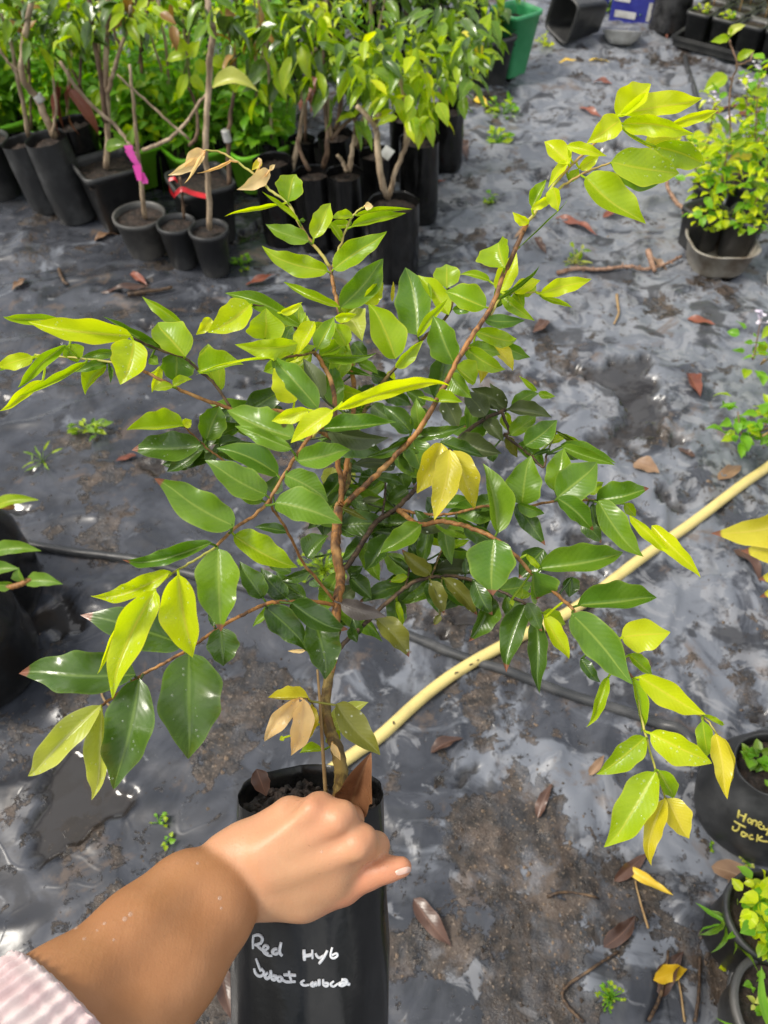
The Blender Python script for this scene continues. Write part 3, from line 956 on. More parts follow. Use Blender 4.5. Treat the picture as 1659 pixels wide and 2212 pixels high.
# stems: part name, bark, radius (picture units) at both ends, points (tile, x, y, depth)
STEMS = [
 ('trunk_base', 'lowbark', 19, 11, 'h 735 1640 61.8 h 748 1540 61.4 h 752 1450 61.1 h 735 1330 61 h 695 1230 61 h 668 1120 61 h 672 1000 61.2 h 690 895 61.5'),
 ('trunk', 'bark', 12.5, 9, 'h 689 900 61.5 h 712 800 61.7 h 722 700 62 h 728 520 62 h 748 400 62 h 735 300 62 h 722 200 62 h 728 100 62 h 738 0 62 e 470 1500 62'),
 ('branch', 'bark', 9.5, 6.5, 'e 470 1505 62 e 478 1400 62 e 455 1270 61.5 e 445 1130 61 e 440 980 61.5 e 425 850 62 e 370 730 62.5 e 330 672 62.8'),
 ('branch', 'bark', 9, 5.5, 'e 478 1420 62.2 e 505 1290 63 e 528 1150 64 e 540 1000 65 e 545 870 65.5 e 512 640 66 e 470 480 66.2 e 435 320 66.4 e 418 222 66.4 b 665 1750 66.5'),
 ('branch', 'greenstem', 5.5, 3.2, 'b 665 1745 66.5 b 590 1640 66.5 b 520 1555 66.5 b 450 1440 66.5 b 380 1320 66.5 b 270 1240 66.8 b 150 1125 67 b 20 1032 67 a 1430 992 67 a 1338 985 66.5'),
 ('branch', 'greenstem', 4, 3, 'b 680 1745 66.5 b 735 1590 66.8 b 788 1455 67 b 830 1390 67 b 890 1345 66.5'),
 ('branch', 'lowbark', 7, 4.5, 'e 478 1450 62.3 e 512 1390 63 e 522 1290 64 e 560 1100 66.5 e 640 925 67.5 e 760 770 67.5 e 880 640 67 e 940 580 67 e 1050 480 67 e 1085 360 66.5 e 1050 325 66.3'),
 ('branch', 'bark', 9.5, 7.5, 'e 492 1505 62 e 590 1410 61.5 e 690 1318 61 e 800 1205 60.5 e 880 1120 60 e 985 955 59.5 e 1045 840 59.2 e 1095 740 59 e 1205 560 58.7 e 1290 432 58.5 e 1372 220 58.3 c 272 1420 58.3 c 372 1190 58.2'),
 ('branch', 'greenstem', 5.5, 3.5, 'c 372 1192 58.2 c 440 1100 58.2 c 505 1005 58.2 c 600 890 58.3 c 700 800 58.3 c 800 700 58.3 c 850 625 58.2'),
 ('branch', 'greenstem', 5, 3, 'c 430 1110 58.3 c 540 1010 58.3 c 630 950 58 c 720 905 57.8 c 825 868 57.4'),
 ('branch', 'greenstem', 3.5, 2.5, 'e 1290 470 58.7 e 1350 370 60 e 1420 350 61 e 1560 347 61'),
 ('branch', 'darkbark', 9.5, 6, 'h 752 330 62 h 790 310 62.3 h 850 215 63 h 900 135 63.5 h 960 60 64 h 1050 5 64.5 e 870 1430 65 e 970 1310 66 e 1050 1220 66.5 e 1130 1130 67 e 1250 1040 67 e 1372 985 67'),
 ('branch', 'darkbark', 5, 3.5, 'e 1350 1000 67 e 1390 1110 67.2 i 240 590 67.3 i 440 745 67.3 i 560 850 67.2 i 660 940 66.5 i 700 800 66.5'),
 ('branch', 'redstem', 5, 4, 'e 790 1530 64.5 e 900 1550 64 e 1000 1560 63.5 e 1110 1545 62.5 e 1270 1510 61 f 300 415 60 f 500 376 59.5 f 720 374 59.5'),
 ('branch', 'redstem', 8.5, 5.5, 'h 1060 10 64.5 h 1120 55 62.5 h 1185 92 60.5 h 1290 72 59 h 1400 92 58 h 1500 125 57 h 1595 172 56.2 f 290 680 56 f 370 765 56 f 520 892 56 f 600 972 55.8'),
 ('branch', 'redstem', 5.5, 4, 'f 600 972 55.8 f 720 1100 55.8 f 830 1230 55 f 930 1345 54'),
 ('branch', 'greenstem', 4, 3, 'f 930 1345 54 k 1000 110 52.6 k 1060 310 52 k 1110 465 51.5'),
 ('branch', 'greenstem', 3.5, 2.8, 'f 940 1350 54 k 1120 -40 53.5 k 1310 30 53 k 1385 122 52.3'),
 ('branch', 'darkbark', 8, 4.5, 'h 705 870 61.5 h 720 810 61.6 h 760 742 61.8 h 830 680 62 h 920 592 62.3 h 1040 482 62.8 h 1150 402 63 h 1300 370 63 h 1420 382 63 h 1560 432 62.5 f 100 830 62 f 190 862 61 f 345 942 60'),
 ('branch', 'lowbark', 3.5, 2.8, 'h 1240 372 63 h 1270 300 65 h 1305 212 66.5'),
 ('branch', 'darkbark', 3.5, 2.6, 'h 1100 430 63 h 1118 350 63.5 h 1130 250 64'),
 ('branch', 'bark', 6.5, 4.5, 'h 730 530 62 h 600 510 60.5 h 470 512 59 h 400 512 58 h 320 530 57.5 h 220 580 56.5 h 120 632 56 g 1120 840 55.5 g 1020 910 54.8 g 890 985 54.3 g 760 1055 54 g 640 1150 53.2 g 548 1215 52.6'),
 ('branch', 'redstem', 4.8, 4, 'h 712 505 61.8 h 620 390 60 h 540 290 58.5 h 450 110 56 h 380 10 54.5 d 1470 1332 53.2'),
 ('branch', 'redstem', 7, 5, 'e 450 1150 60.5 e 400 1130 57 e 335 1105 54.5 d 1620 1085 53.2 d 1560 1180 53.2 d 1470 1332 53.2 d 1390 1420 52.8 d 1280 1490 52 d 1172 1598 51'),
 ('branch', 'greenstem', 4.5, 3, 'g 1180 350 51 g 1050 430 50.5 g 930 500 50 g 840 580 49.5'),
 ('branch', 'greenstem', 4.8, 3.2, 'd 1705 1000 54 e 360 1075 53 e 420 1010 52 e 480 945 51'),
 ('branch', 'redstem', 7, 5, 'e 445 1130 61 e 300 1040 60.5 e 100 990 60 d 1380 900 59 d 1240 838 58.3 d 1100 790 57.5 d 940 720 57 d 830 662 56.5 d 760 625 56'),
 ('branch', 'greenstem', 4, 2.8, 'd 760 625 56 d 590 585 56.5 d 360 562 56.8 d 190 547 57'),
 ('branch', 'darkbark', 5, 4, 'd 1255 835 58.4 d 1170 712 58 d 1080 630 57.5 d 1000 565 57 d 870 522 56.3 d 715 455 55'),
 ('branch', 'lowbark', 4.2, 3, 'e 330 672 62.8 e 250 690 61 e 150 700 59.5 d 1500 570 58 d 1340 575 57.5'),
 ('branch', 'darkbark', 4.2, 3, 'e 330 672 62.8 e 240 560 62.5 d 1620 410 62 d 1500 310 61 d 1370 275 60'),
 ('branch', 'redstem', 3.6, 2.8, 'd 1290 1190 59.5 d 1200 1110 59 d 1130 1062 58.5 d 1100 1030 58.2 d 1000 938 57.6'),
 ('branch', 'redstem', 3.4, 2.6, 'e 1150 660 59.2 e 1210 640 63 e 1300 612 64.2'),
 ('branch', 'darkbark', 4, 3, 'e 700 1560 64 e 712 1450 66 e 720 1340 67'),
 ('branch', 'lowbark', 3.2, 2.6, 'h 655 1200 61 h 620 1120 60.5 h 590 1062 60 h 560 1040 59.5 h 520 1035 59.2'),
]

PROOT = at(735, 1700, .615)
plant = thing('potted_sapling', PROOT, 'tall leafy sapling in a shiny black bag with white handwriting, held by the hand', 'potted plant')
HELD_N = -FWD

stem_pts = []
for name, mat, r0, r1, txt in STEMS:
    q = txt.split()
    P = []
    for i in range(0, len(q), 4):
        x, y = tp(q[i], float(q[i + 1]), float(q[i + 2]))
        P.append((x, y, float(q[i + 3]) / 100))
    P = spline(np.array(P), 6)
    W = np.array([at(*p) for p in P])
    R = np.linspace(r0, r1, len(P)) * P[:, 2] / FPX * (0.90 if name.startswith('trunk') else 0.66)
    # swollen nodes
    R = R * (1 + 0.10 * np.sin(np.linspace(0, len(P) * 1.05, len(P))) ** 8)
    if name == 'trunk':
        R *= np.interp(np.linspace(0, 1, len(P)), [0, .15, .3, .55, .75, 1], [.86, .80, 0.95, 1.1, 1.2, 1.2])
    W[1:-1] += RNG.normal(0, 0.00025, (len(P) - 2, 3))
    mb = MB(); tube(mb, W, R, 12, 0.035)
    obj(name, mb, M['lowbark'] if False else M[mat], plant)
    stem_pts.append(W)
SP = np.concatenate(stem_pts)

leaf_items = []
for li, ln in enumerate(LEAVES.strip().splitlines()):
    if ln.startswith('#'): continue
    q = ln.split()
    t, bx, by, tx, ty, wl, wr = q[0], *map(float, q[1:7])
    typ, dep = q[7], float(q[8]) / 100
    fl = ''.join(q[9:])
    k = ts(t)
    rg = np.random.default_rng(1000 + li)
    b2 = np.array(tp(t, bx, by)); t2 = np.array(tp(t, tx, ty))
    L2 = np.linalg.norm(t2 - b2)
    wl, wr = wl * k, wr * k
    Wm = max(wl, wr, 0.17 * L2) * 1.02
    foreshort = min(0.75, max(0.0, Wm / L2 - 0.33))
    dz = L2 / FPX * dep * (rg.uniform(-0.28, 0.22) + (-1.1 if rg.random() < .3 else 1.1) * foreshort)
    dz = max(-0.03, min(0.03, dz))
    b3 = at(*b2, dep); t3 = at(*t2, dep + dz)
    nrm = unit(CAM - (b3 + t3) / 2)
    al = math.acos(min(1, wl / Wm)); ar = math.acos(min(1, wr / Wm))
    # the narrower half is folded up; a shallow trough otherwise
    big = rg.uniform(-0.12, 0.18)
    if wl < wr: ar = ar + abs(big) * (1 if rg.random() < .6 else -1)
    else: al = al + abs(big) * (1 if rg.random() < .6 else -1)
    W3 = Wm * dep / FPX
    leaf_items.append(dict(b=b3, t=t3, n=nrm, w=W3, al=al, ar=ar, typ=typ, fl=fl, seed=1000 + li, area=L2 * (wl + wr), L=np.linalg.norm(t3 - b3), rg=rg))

def petiole(mb, it, m=0):
    d = np.linalg.norm(SP - it['b'], axis=1)
    j = int(np.argmin(d))
    if 0.001 < d[j] < 0.035:
        q = SP[j]
        mid = (q + it['b']) / 2 + np.array([0, 0, -0.05]) * d[j]
        e = it['b'] + (it['t'] - it['b']) * 0.04
        V0 = mb.n
        tube(mb, spline([q, mid, e], 3), 0.0009, 5, m=m)

_f = np.random.default_rng(4242)
def disp(pw):
    d = np.asarray(pw) - CAM; z = d @ FWD
    return 829.5 + d @ RT / z * FPX, 1106 - d @ UP / z * FPX, z
_c = [w for w in SP if (lambda q: 440 < q[0] < 1130 and 660 < q[1] < 1330 and q[2] > .575)(disp(w))]
for i in range(135):
    w0 = _c[_f.integers(len(_c))]
    x, y, z = disp(w0)
    a = _f.uniform(0, 6.28); L2 = _f.uniform(60, 130)
    up_ = 1 if y < 1000 else 0
    dx, dy = math.cos(a) * L2, math.sin(a) * L2 * .7 + (-10 if up_ else 25)
    zz = z + .02 + .02 * _f.random()
    b3 = at(x, y, zz); t3 = at(x + dx, y + dy, zz + _f.uniform(-.01, .025))
    wl, wr = L2 * _f.uniform(.12, .27), L2 * _f.uniform(.12, .27)
    Wm = max(wl, wr) * 1.02
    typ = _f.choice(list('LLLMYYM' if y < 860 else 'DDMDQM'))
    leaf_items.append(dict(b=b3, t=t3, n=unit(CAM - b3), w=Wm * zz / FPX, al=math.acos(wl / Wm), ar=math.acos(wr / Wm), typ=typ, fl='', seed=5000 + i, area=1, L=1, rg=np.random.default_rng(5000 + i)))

leaf_items.sort(key=lambda d: -d['area'])
rest = MB(); rest_mats = list(LM)
for i, it in enumerate(leaf_items):
    rg = it['rg']
    kw = dict(seed=it['seed'], arch=rg.uniform(-0.04, 0.14), bend=rg.uniform(-0.06, 0.06), wave=rg.uniform(0.06, 0.20), curl=rg.uniform(0.0, 0.34),
              rnd=rg.uniform(0, 1) ** 1.2, tip=1.0 if 't' in it['fl'] else (1.0 if it['typ'] in 'QXD' and rg.random() < .3 else 0.0), twist=rg.uniform(-0.3, 0.3), tipcurl=rg.uniform(-0.02, 0.16), hook=rg.uniform(-0.09, 0.09))
    if i < 96:
        mb = MB()
        g = leaf(mb, it['b'], it['t'], it['n'], it['w'], it['w'], it['al'], it['ar'], nv=24, nu=5, **kw)
        petiole(mb, it)
        mats = [LM[it['typ']]]
        if 'w' in it['fl']:
            droplets(mb, g, it['n'], int(rg.integers(7, 16)), 0.0009, rg)
            mats.append(M['drop'])
        obj('leaf', mb, mats, plant)
    else:
        m = rest_mats.index(it['typ'])
        leaf(rest, it['b'], it['t'], it['n'], it['w'], it['w'], it['al'], it['ar'], nv=15, nu=3, m=m, **kw)
        petiole(rest, it, m)
tag(obj('small_leaves', rest, [LM[k] for k in rest_mats], plant), kind='stuff')

# ---- the bag: an open, slightly crumpled tube of black plastic
def cam_axis(x, y, tilt):
    r = unit(ray(x, y))
    u = unit(UP - r * np.dot(UP, r))
    return unit(u * math.cos(tilt) - r * math.sin(tilt))

def bag_mesh(c, ax, ref, r0, r1, Lg, n=72, m=46, seed=3, lip=0.006, crump=0.03):
    ph = np.random.default_rng(seed).uniform(0, 6.28, 8)
    prof, mb = [], MB()
    hs = np.linspace(0, 1, m)
    def wob(th, i):
        h = hs[min(i, m - 1)]
        k = 1 + 0.022 * np.cos(6 * th + ph[6]) * (1 - h) ** 2 * (crump > 0.03) + crump * (0.6 * np.cos(2 * th + ph[0]) * (1 - h) + 0.35 * np.cos(3 * th + ph[1] + h) + 0.25 * np.cos(5 * th + ph[2] + 3 * h))
        k = k + crump * 0.30 * np.sin(9 * th + ph[3] + 6 * h) * np.sin(7 * h + ph[4]) + crump * 0.14 * np.sin(17 * th - 14 * h + ph[5])
        return k
    for i, h in enumerate(hs):
        prof.append(((r0 + (r1 - r0) * min(1, h * 2.2)) * (1 - 0.10 * max(0, h - .9) * 10 * .5), -h * Lg))
    inner = [(r0 * 0.985, -0.001), (r0 * 0.97, -0.010), (r0 * 0.965, -0.03), (r0 * 0.965, -0.05)]
    lathe(mb, c, prof, n, ax, ref, wob)
    lathe(mb, c, [(r0, 0.0)] + inner, n, ax, ref, lambda th, i: wob(th, 0))
    bt = MB()
    lathe(mb, c, [(prof[-1][0], -Lg), (prof[-1][0] * .6, -Lg - .004), (0.002, -Lg - .004)], n, ax, ref, lambda th, i: wob(th, m - 1) if i == 0 else np.ones(n))
    return mb, wob

BC = at(672, 1708, .615)
BAX = cam_axis(672, 1708, math.radians(22))
mb, wob = bag_mesh(BC, BAX, RT, 0.0570, 0.0620, 0.27, crump=0.038)
bagV, bagF = mb.arrays()
bag = obj('bag', mb, M['bag'], plant)
BVH = BVHTree.FromPolygons([Vector(v) for v in bagV], bagF)

def soil_disc(c, ax, ref, r, depth, n=40, rings=14, amp=0.006, seed=0, wobf=None):
    mb = MB()
    a = unit(ax); e1 = unit(np.array(ref) - a * np.dot(ref, a)); e2 = np.cross(a, e1)
    th = np.arange(n) * 2 * math.pi / n
    V = [np.array(c) - a * depth]
    for i in range(1, rings + 1):
        rr = r * i / rings * (wobf(th, 0) if wobf else 1)
        x, y = rr * np.cos(th), rr * np.sin(th)
        h = amp * 2 * (fbm(x * 90 + seed, y * 90, seed, 3) - 0.45) + amp * (fbm(x * 260, y * 260, seed + 5, 2) - .5)
        V += list(np.array(c) - a * depth + e1 * x[:, None] + e2 * y[:, None] + a * h[:, None])
    F = [(0, 1 + j, 1 + (j + 1) % n) for j in range(n)]
    for i in range(rings - 1):
        for j in range(n):
            p, q = 1 + i * n + j, 1 + i * n + (j + 1) % n
            F.append((p, p + n, q + n, q))
    mb.add(V, F)
    return mb

def clods(mb, c, ax, ref, r, depth, count, s0, s1, rg):
    a = unit(ax); e1 = unit(np.array(ref) - a * np.dot(ref, a)); e2 = np.cross(a, e1)
    ico = [(0, 0, 1), (.89, 0, .45), (.28, .85, .45), (-.72, .53, .45), (-.72, -.53, .45), (.28, -.85, .45), (.72, .53, -.45), (-.28, .85, -.45), (-.89, 0, -.45), (-.28, -.85, -.45), (.72, -.53, -.45), (0, 0, -1)]
    fc = [(0, 1, 2), (0, 2, 3), (0, 3, 4), (0, 4, 5), (0, 5, 1), (1, 6, 2), (2, 7, 3), (3, 8, 4), (4, 9, 5), (5, 10, 1), (6, 7, 2), (7, 8, 3), (8, 9, 4), (9, 10, 5), (10, 6, 1), (11, 7, 6), (11, 8, 7), (11, 9, 8), (11, 10, 9), (11, 6, 10)]
    for _ in range(count):
        q = r * math.sqrt(rg.random()); t = rg.uniform(0, 6.28)
        p = np.array(c) - a * (depth - 0.001) + e1 * q * math.cos(t) + e2 * q * math.sin(t)
        s = rg.uniform(s0, s1)
        V = np.array(ico) * s * rg.uniform(0.6, 1.2, 3) * (1 + rg.uniform(-.25, .25, (12, 1))) + p
        mb.add(V, fc)

mb = soil_disc(BC, BAX, RT, 0.056, 0.018, 64, 26, 0.008, 3, wob)
clods(mb, BC, BAX, RT, 0.051, 0.016, 200, 0.0016, 0.0052, RNG)
obj('soil', mb, M['soil'], plant)

# ---- handwriting: strokes laid on the plastic
def ink(strokes, tile, bvh, width, mat, parent, name='handwriting', dx=0, dy=0):
    mb = MB()
    for st in strokes:
        P = spline(np.array(st, float), 5)
        pts = []
        for x, y in P:
            X, Y = tp(tile, x + dx, y + dy)
            r = unit(ray(X, Y))
            hit = bvh.ray_cast(Vector(CAM), Vector(r))
            if hit[0] is None: continue
            nn = np.array(hit[1])
            if np.dot(nn, r) > 0: nn = -nn
            pts.append(np.array(hit[0]) + nn * 0.0004)
        if len(pts) > 1:
            k = RNG.uniform(0.75, 1.2)
            R = width * k * (0.75 + 0.35 * np.abs(np.sin(np.linspace(0.4, 2.6, len(pts)))))
            tube(mb, pts, R, 6)
    return obj(name, mb, mat, parent)

RED = [[(300, 1180), (298, 1215), (298, 1258)], [(300, 1183), (332, 1176), (354, 1196), (345, 1224), (308, 1236)], [(316, 1234), (350, 1262), (392, 1290)],
       [(352, 1264), (378, 1262), (388, 1248), (372, 1238), (358, 1256), (364, 1280), (388, 1297), (412, 1299)],
       [(442, 1258), (422, 1262), (415, 1280), (434, 1288), (452, 1276)], [(464, 1220), (455, 1275), (470, 1301)],
       [(598, 1263), (600, 1295), (602, 1327)], [(648, 1263), (648, 1290), (650, 1318)], [(602, 1300), (625, 1297), (650, 1292)],
       [(668, 1285), (676, 1302), (692, 1312), (714, 1298)], [(737, 1268), (715, 1310), (688, 1347)],
       [(766, 1250), (757, 1285), (758, 1306), (775, 1314), (796, 1300), (790, 1286), (764, 1296)],
       [(315, 1315), (332, 1360), (344, 1392)], [(305, 1375), (312, 1400), (330, 1418), (350, 1418), (364, 1400), (345, 1374)],
       [(386, 1400), (370, 1416), (380, 1434), (398, 1424), (402, 1408)], [(402, 1385), (410, 1432), (428, 1440), (436, 1424), (416, 1416)],
       [(456, 1420), (442, 1434), (455, 1450), (472, 1436), (456, 1420)], [(510, 1388), (516, 1420), (526, 1452)], [(480, 1412), (515, 1412), (552, 1416)],
       [(470, 1442), (500, 1454), (550, 1452)], [(602, 1444), (582, 1458), (598, 1475), (630, 1472)], [(656, 1455), (640, 1468), (656, 1478), (668, 1458), (672, 1478)],
       [(688, 1438), (688, 1476)], [(712, 1438), (714, 1472), (734, 1480), (742, 1464), (718, 1460)], [(776, 1450), (756, 1468), (774, 1482), (800, 1464)],
       [(820, 1442), (846, 1444), (850, 1462), (824, 1476), (808, 1466), (836, 1462), (868, 1470)]]
ink(RED, 'l', BVH, 0.00115, M['ink'], bag)

# ---- things lying in or standing out of the bag
mb = MB()
P = spline([at(*tp('h', 622, 880), .60), at(*tp('h', 635, 1050), .603), at(*tp('h', 650, 1300), .607), at(*tp('h', 668, 1570), .613)], 6)
tube(mb, P, np.linspace(.0009, .0016, len(P)), 6)
tag(obj('dry_straw', mb, M['straw'], smooth=True), 'thin pale dry straw standing upright in the bag left of the trunk', 'straw')

mb = MB()
leaf(mb, at(*tp('h', 800, 1640), .588), at(*tp('h', 915, 1330), .572), -FWD, .0185, .022, 0.55, 0.75, 5, 0.05, 0.03, 0.25, 20, 6, 0.2, 0.7)
tag(obj('dry_leaf', mb, LM['V']), 'large wet reddish brown dead leaf stuck upright in the bag beside the trunk', 'dry leaf')
mb = MB()
leaf(mb, at(*tp('h', 290, 1420), .60), at(*tp('h', 345, 1570), .60), -FWD, .0085, .007, 0.2, 0.3, 6, 0.02, 0, 0.05, 12, 5, 0.2, 0.4)
tag(obj('dry_leaf', mb, LM['K']), 'dark brown dead leaf lying at the left rim inside the shiny black bag', 'dry leaf')

# ------------------------------------------------------------------ the hand and forearm
def surface_nets(F, org, h):
    ins = F < 0
    nx, ny, nz = F.shape
    acc = np.zeros((nx - 1, ny - 1, nz - 1, 3), np.float32); cnt = np.zeros((nx - 1, ny - 1, nz - 1), np.float32)
    corners = [(0, 0, 0), (1, 0, 0), (0, 1, 0), (1, 1, 0), (0, 0, 1), (1, 0, 1), (0, 1, 1), (1, 1, 1)]
    def cs(a, c): return a[c[0]:nx - 1 + c[0], c[1]:ny - 1 + c[1], c[2]:nz - 1 + c[2]]
    for i in range(8):
        for ax in range(3):
            c0 = corners[i]
            if c0[ax]: continue
            c1 = list(c0); c1[ax] = 1
            f0, f1 = cs(F, c0), cs(F, c1)
            m = (f0 < 0) != (f1 < 0)
            t = np.where(m, f0 / np.where(m, f0 - f1, 1), 0)
            for k in range(3):
                acc[..., k] += np.where(m, c0[k] + (t if k == ax else 0), 0)
            cnt += m
    has = cnt > 0
    idx = np.full(has.shape, -1, np.int64); idx[has] = np.arange(has.sum())
    cells = np.argwhere(has)
    V = (cells + acc[has] / cnt[has][:, None]) * h + org
    Q = []
    for ax in range(3):
        b, c = [(1, 2), (2, 0), (0, 1)][ax]
        s0 = [slice(None)] * 3; s1 = [slice(None)] * 3
        s0[ax] = slice(0, -1); s1[ax] = slice(1, None)
        cross = ins[tuple(s0)] != ins[tuple(s1)]
        E = np.argwhere(cross)
        ok = (E[:, b] > 0) & (E[:, c] > 0) & (E[:, b] < F.shape[b] - 1) & (E[:, c] < F.shape[c] - 1)
        E = E[ok]
        def cell(db, dc):
            q = E.copy(); q[:, b] -= db; q[:, c] -= dc
            return idx[q[:, 0], q[:, 1], q[:, 2]]
        quad = np.column_stack([cell(1, 1), cell(0, 1), cell(0, 0), cell(1, 0)])
        flip = ~ins[E[:, 0], E[:, 1], E[:, 2]]
        quad[flip] = quad[flip][:, ::-1]
        Q.append(quad)
    return V, np.concatenate(Q)

def rcone(P, a, b, ra, rb):
    ab = b - a; L2 = np.dot(ab, ab)
    t = np.clip(((P - a) @ ab) / L2, 0, 1)
    d = np.linalg.norm(P - a - t[..., None] * ab, axis=-1)
    return d - (ra + (rb - ra) * t)

def smin(a, b, k):
    h = np.clip(0.5 + 0.5 * (b - a) / k, 0, 1)
    return b * (1 - h) + a * h - k * h * (1 - h)

def cl(x, y, d):            # camera-frame coordinates
    return np.array([(x - 829.5) / FPX * d, -(y - 1106) / FPX * d, -d])

def rp(r, d): return r * d / FPX

def build_person():
    X0, Y0, Z0 = -0.315, -0.345, -0.645
    h = 0.0021
    nx, ny, nz = int(0.372 / h), int(0.175 / h), int(0.30 / h)
    g = np.stack(np.meshgrid(X0 + np.arange(nx) * h, Y0 + np.arange(ny) * h, Z0 + np.arange(nz) * h, indexing='ij'), -1).astype(np.float32)
    def seg(x0, y0, d0, r0, x1, y1, d1, r1):
        return rcone(g, cl(x0, y0, d0), cl(x1, y1, d1), rp(r0, d0), rp(r1, d1)).astype(np.float32)
    # forearm: radius and ulna side by side
    px, py = .74, .67
    arm = None
    pts = [(474, 1924, .5335, 22, 66), (446, 1942, .531, 36, 66), (420, 1966, .525, 44, 69), (345, 2050, .50, 54, 88), (175, 2240, .455, 78, 122), (-40, 2480, .40, 108, 165)]
    for sgn in (-1, 1):
        for p, q in zip(pts, pts[1:]):
            s = seg(p[0] + sgn * px * p[3], p[1] + sgn * py * p[3], p[2], p[4], q[0] + sgn * px * q[3], q[1] + sgn * py * q[3], q[2], q[4])
            arm = s if arm is None else smin(arm, s, 0.016)
    # the back of the hand
    hand = None
    rays = [((468, 1872, .545), (522, 1832, .549), 50, 46), ((496, 1852, .545), (618, 1757, .553), 50, 31), ((508, 1872, .543), (686, 1748, .545), 46, 33), ((515, 1895, .543), (734, 1772, .541), 48, 37),
            ((525, 1918, .546), (778, 1826, .543), 48, 37), ((540, 1935, .552), (655, 1930, .556), 50, 50), ((655, 1930, .556), (735, 1912, .557), 50, 40),
            ((560, 1880, .548), (720, 1850, .548), 52, 52), ((580, 1915, .55), (715, 1890, .551), 52, 48)]
    for a, b, ra, rb in rays:
        s = seg(*a, ra, *b, rb)
        hand = s if hand is None else smin(hand, s, 0.012)
    # knuckles and tendons standing slightly proud
    for x, y, d, r in ((622, 1750, .5445, 24), (687, 1741, .5355, 26), (736, 1762, .5310, 29), (780, 1815, .5325, 30)):
        hand = smin(hand, seg(x - 6, y + 4, d, r, x + 6, y - 4, d + .003, r), 0.0065)
    for a, b in (((560, 1838), (672, 1750)), ((575, 1862), (728, 1778)), ((590, 1890), (770, 1836))):
        hand = smin(hand, seg(a[0], a[1], .5315, 13, b[0], b[1], .5290, 12), 0.012)
    # five fingers: four curled over the rim into the bag, thumb along its outside
    fing = [
        [(620, 1752, .553, 27), (634, 1752, .575, 25), (648, 1790, .590, 22), (662, 1825, .588, 19)],
        [(686, 1743, .545, 29), (700, 1742, .572, 27), (704, 1790, .592, 24), (706, 1830, .589, 20)],
        [(736, 1766, .542, 31), (758, 1768, .572, 28), (758, 1812, .592, 25), (752, 1850, .588, 21)],
        [(782, 1822, .543, 32), (812, 1826, .561, 29), (806, 1858, .588, 25), (786, 1878, .588, 21)]]
    for f in fing:
        s = None
        for p, q in zip(f, f[1:]):
            t = seg(*p, *q)
            s = t if s is None else smin(s, t, 0.003)
        hand = smin(hand, s, 0.0036)
    th = None
    tpts = [(690, 1925, .556, 43), (742, 1914, .555, 37), (798, 1889, .551, 30), (836, 1878, .548, 26.5), (868, 1873, .546, 22.5)]
    for p, q in zip(tpts, tpts[1:]):
        t = seg(*p, *q)
        th = t if th is None else smin(th, t, 0.004)
    hand = smin(hand, th, 0.0032)
    F = smin(arm, hand, 0.0028)
    V, Q = surface_nets(F, np.array([X0, Y0, Z0]), h)
    # light smoothing
    V = V.astype(np.float64)
    for _ in range(3):
        acc = np.zeros_like(V); c = np.zeros(len(V))
        for k in range(4):
            np.add.at(acc, Q[:, k], V[Q[:, (k + 1) % 4]] + V[Q[:, (k + 3) % 4]]); np.add.at(c, Q[:, k], 2)
        V = V * 0.4 + 0.6 * acc / c[:, None]
    gi = np.clip(((V - [X0, Y0, Z0]) / h).round().astype(int), 0, np.array(F.shape) - 1)
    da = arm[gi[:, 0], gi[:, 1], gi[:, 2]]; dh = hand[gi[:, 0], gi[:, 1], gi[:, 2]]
    tan = sstep(-0.0016, 0.0022, dh - da)  # forearm side of the wrist edge takes the darker skin tone
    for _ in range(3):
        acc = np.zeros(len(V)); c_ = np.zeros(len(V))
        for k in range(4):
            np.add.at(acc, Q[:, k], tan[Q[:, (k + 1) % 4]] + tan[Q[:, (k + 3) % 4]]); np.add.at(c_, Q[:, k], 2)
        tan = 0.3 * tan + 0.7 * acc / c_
    thd = th[gi[:, 0], gi[:, 1], gi[:, 2]]
    pk = sstep(0.004, -0.0005, thd) * 0.75
    for x, y, d in ((790, 1815, .53), (744, 1757, .53), (686, 1735, .53), (835, 1830, .56)):
        pk = np.maximum(pk, 0.42 * np.exp(-np.sum((V - cl(x, y, d)) ** 2, 1) / 0.010 ** 2))
    Wd = CAM + V[:, :1] * RT + V[:, 1:2] * UP - V[:, 2:3] * FWD
    root = thing('person', at(345, 2050, .50), 'bare left forearm and hand gripping the rim of the black bag, pale pink knitted cuff', 'person')
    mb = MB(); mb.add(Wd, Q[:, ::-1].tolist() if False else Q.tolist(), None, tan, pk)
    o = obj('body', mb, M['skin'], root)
    bv = BVHTree.FromPolygons([Vector(v) for v in Wd], Q.tolist())
    # thumb nail, lying on the skin
    mb = MB(); V = []; Fq = []
    e1 = np.array([0.955, -0.297]); e2 = np.array([0.297, 0.955]); last = None
    for i in range(13):
        for j in range(9):
            a, b_ = (i / 12 - .5) * 2, (j / 8 - .5) * 2
            k = math.sqrt(max(0.0, 1 - 0.8 * abs(a) ** 3.4))
            q = np.array([871, 1881.5]) + e1 * 17 * a + e2 * 7.0 * b_ * k
            hit = None; n_try = 0
            while n_try < 14:
                r = unit(ray(*q)); hit = bv.ray_cast(Vector(CAM), Vector(r))
                if hit[0] is not None: break
                q = q - e2 * 1.0 - e1 * .4; n_try += 1
            pt = np.array(hit[0]) if hit[0] is not None else last
            last = pt
            V.append(pt - unit(ray(*q)) * (0.0007 + .0004 * (1 - b_ * b_)))
    for i in range(12):
        for j in range(8):
            k = i * 9 + j; Fq.append((k, k + 1, k + 10, k + 9))
    mb.add(V, Fq)
    obj('thumbnail', mb, M['nail'], root)
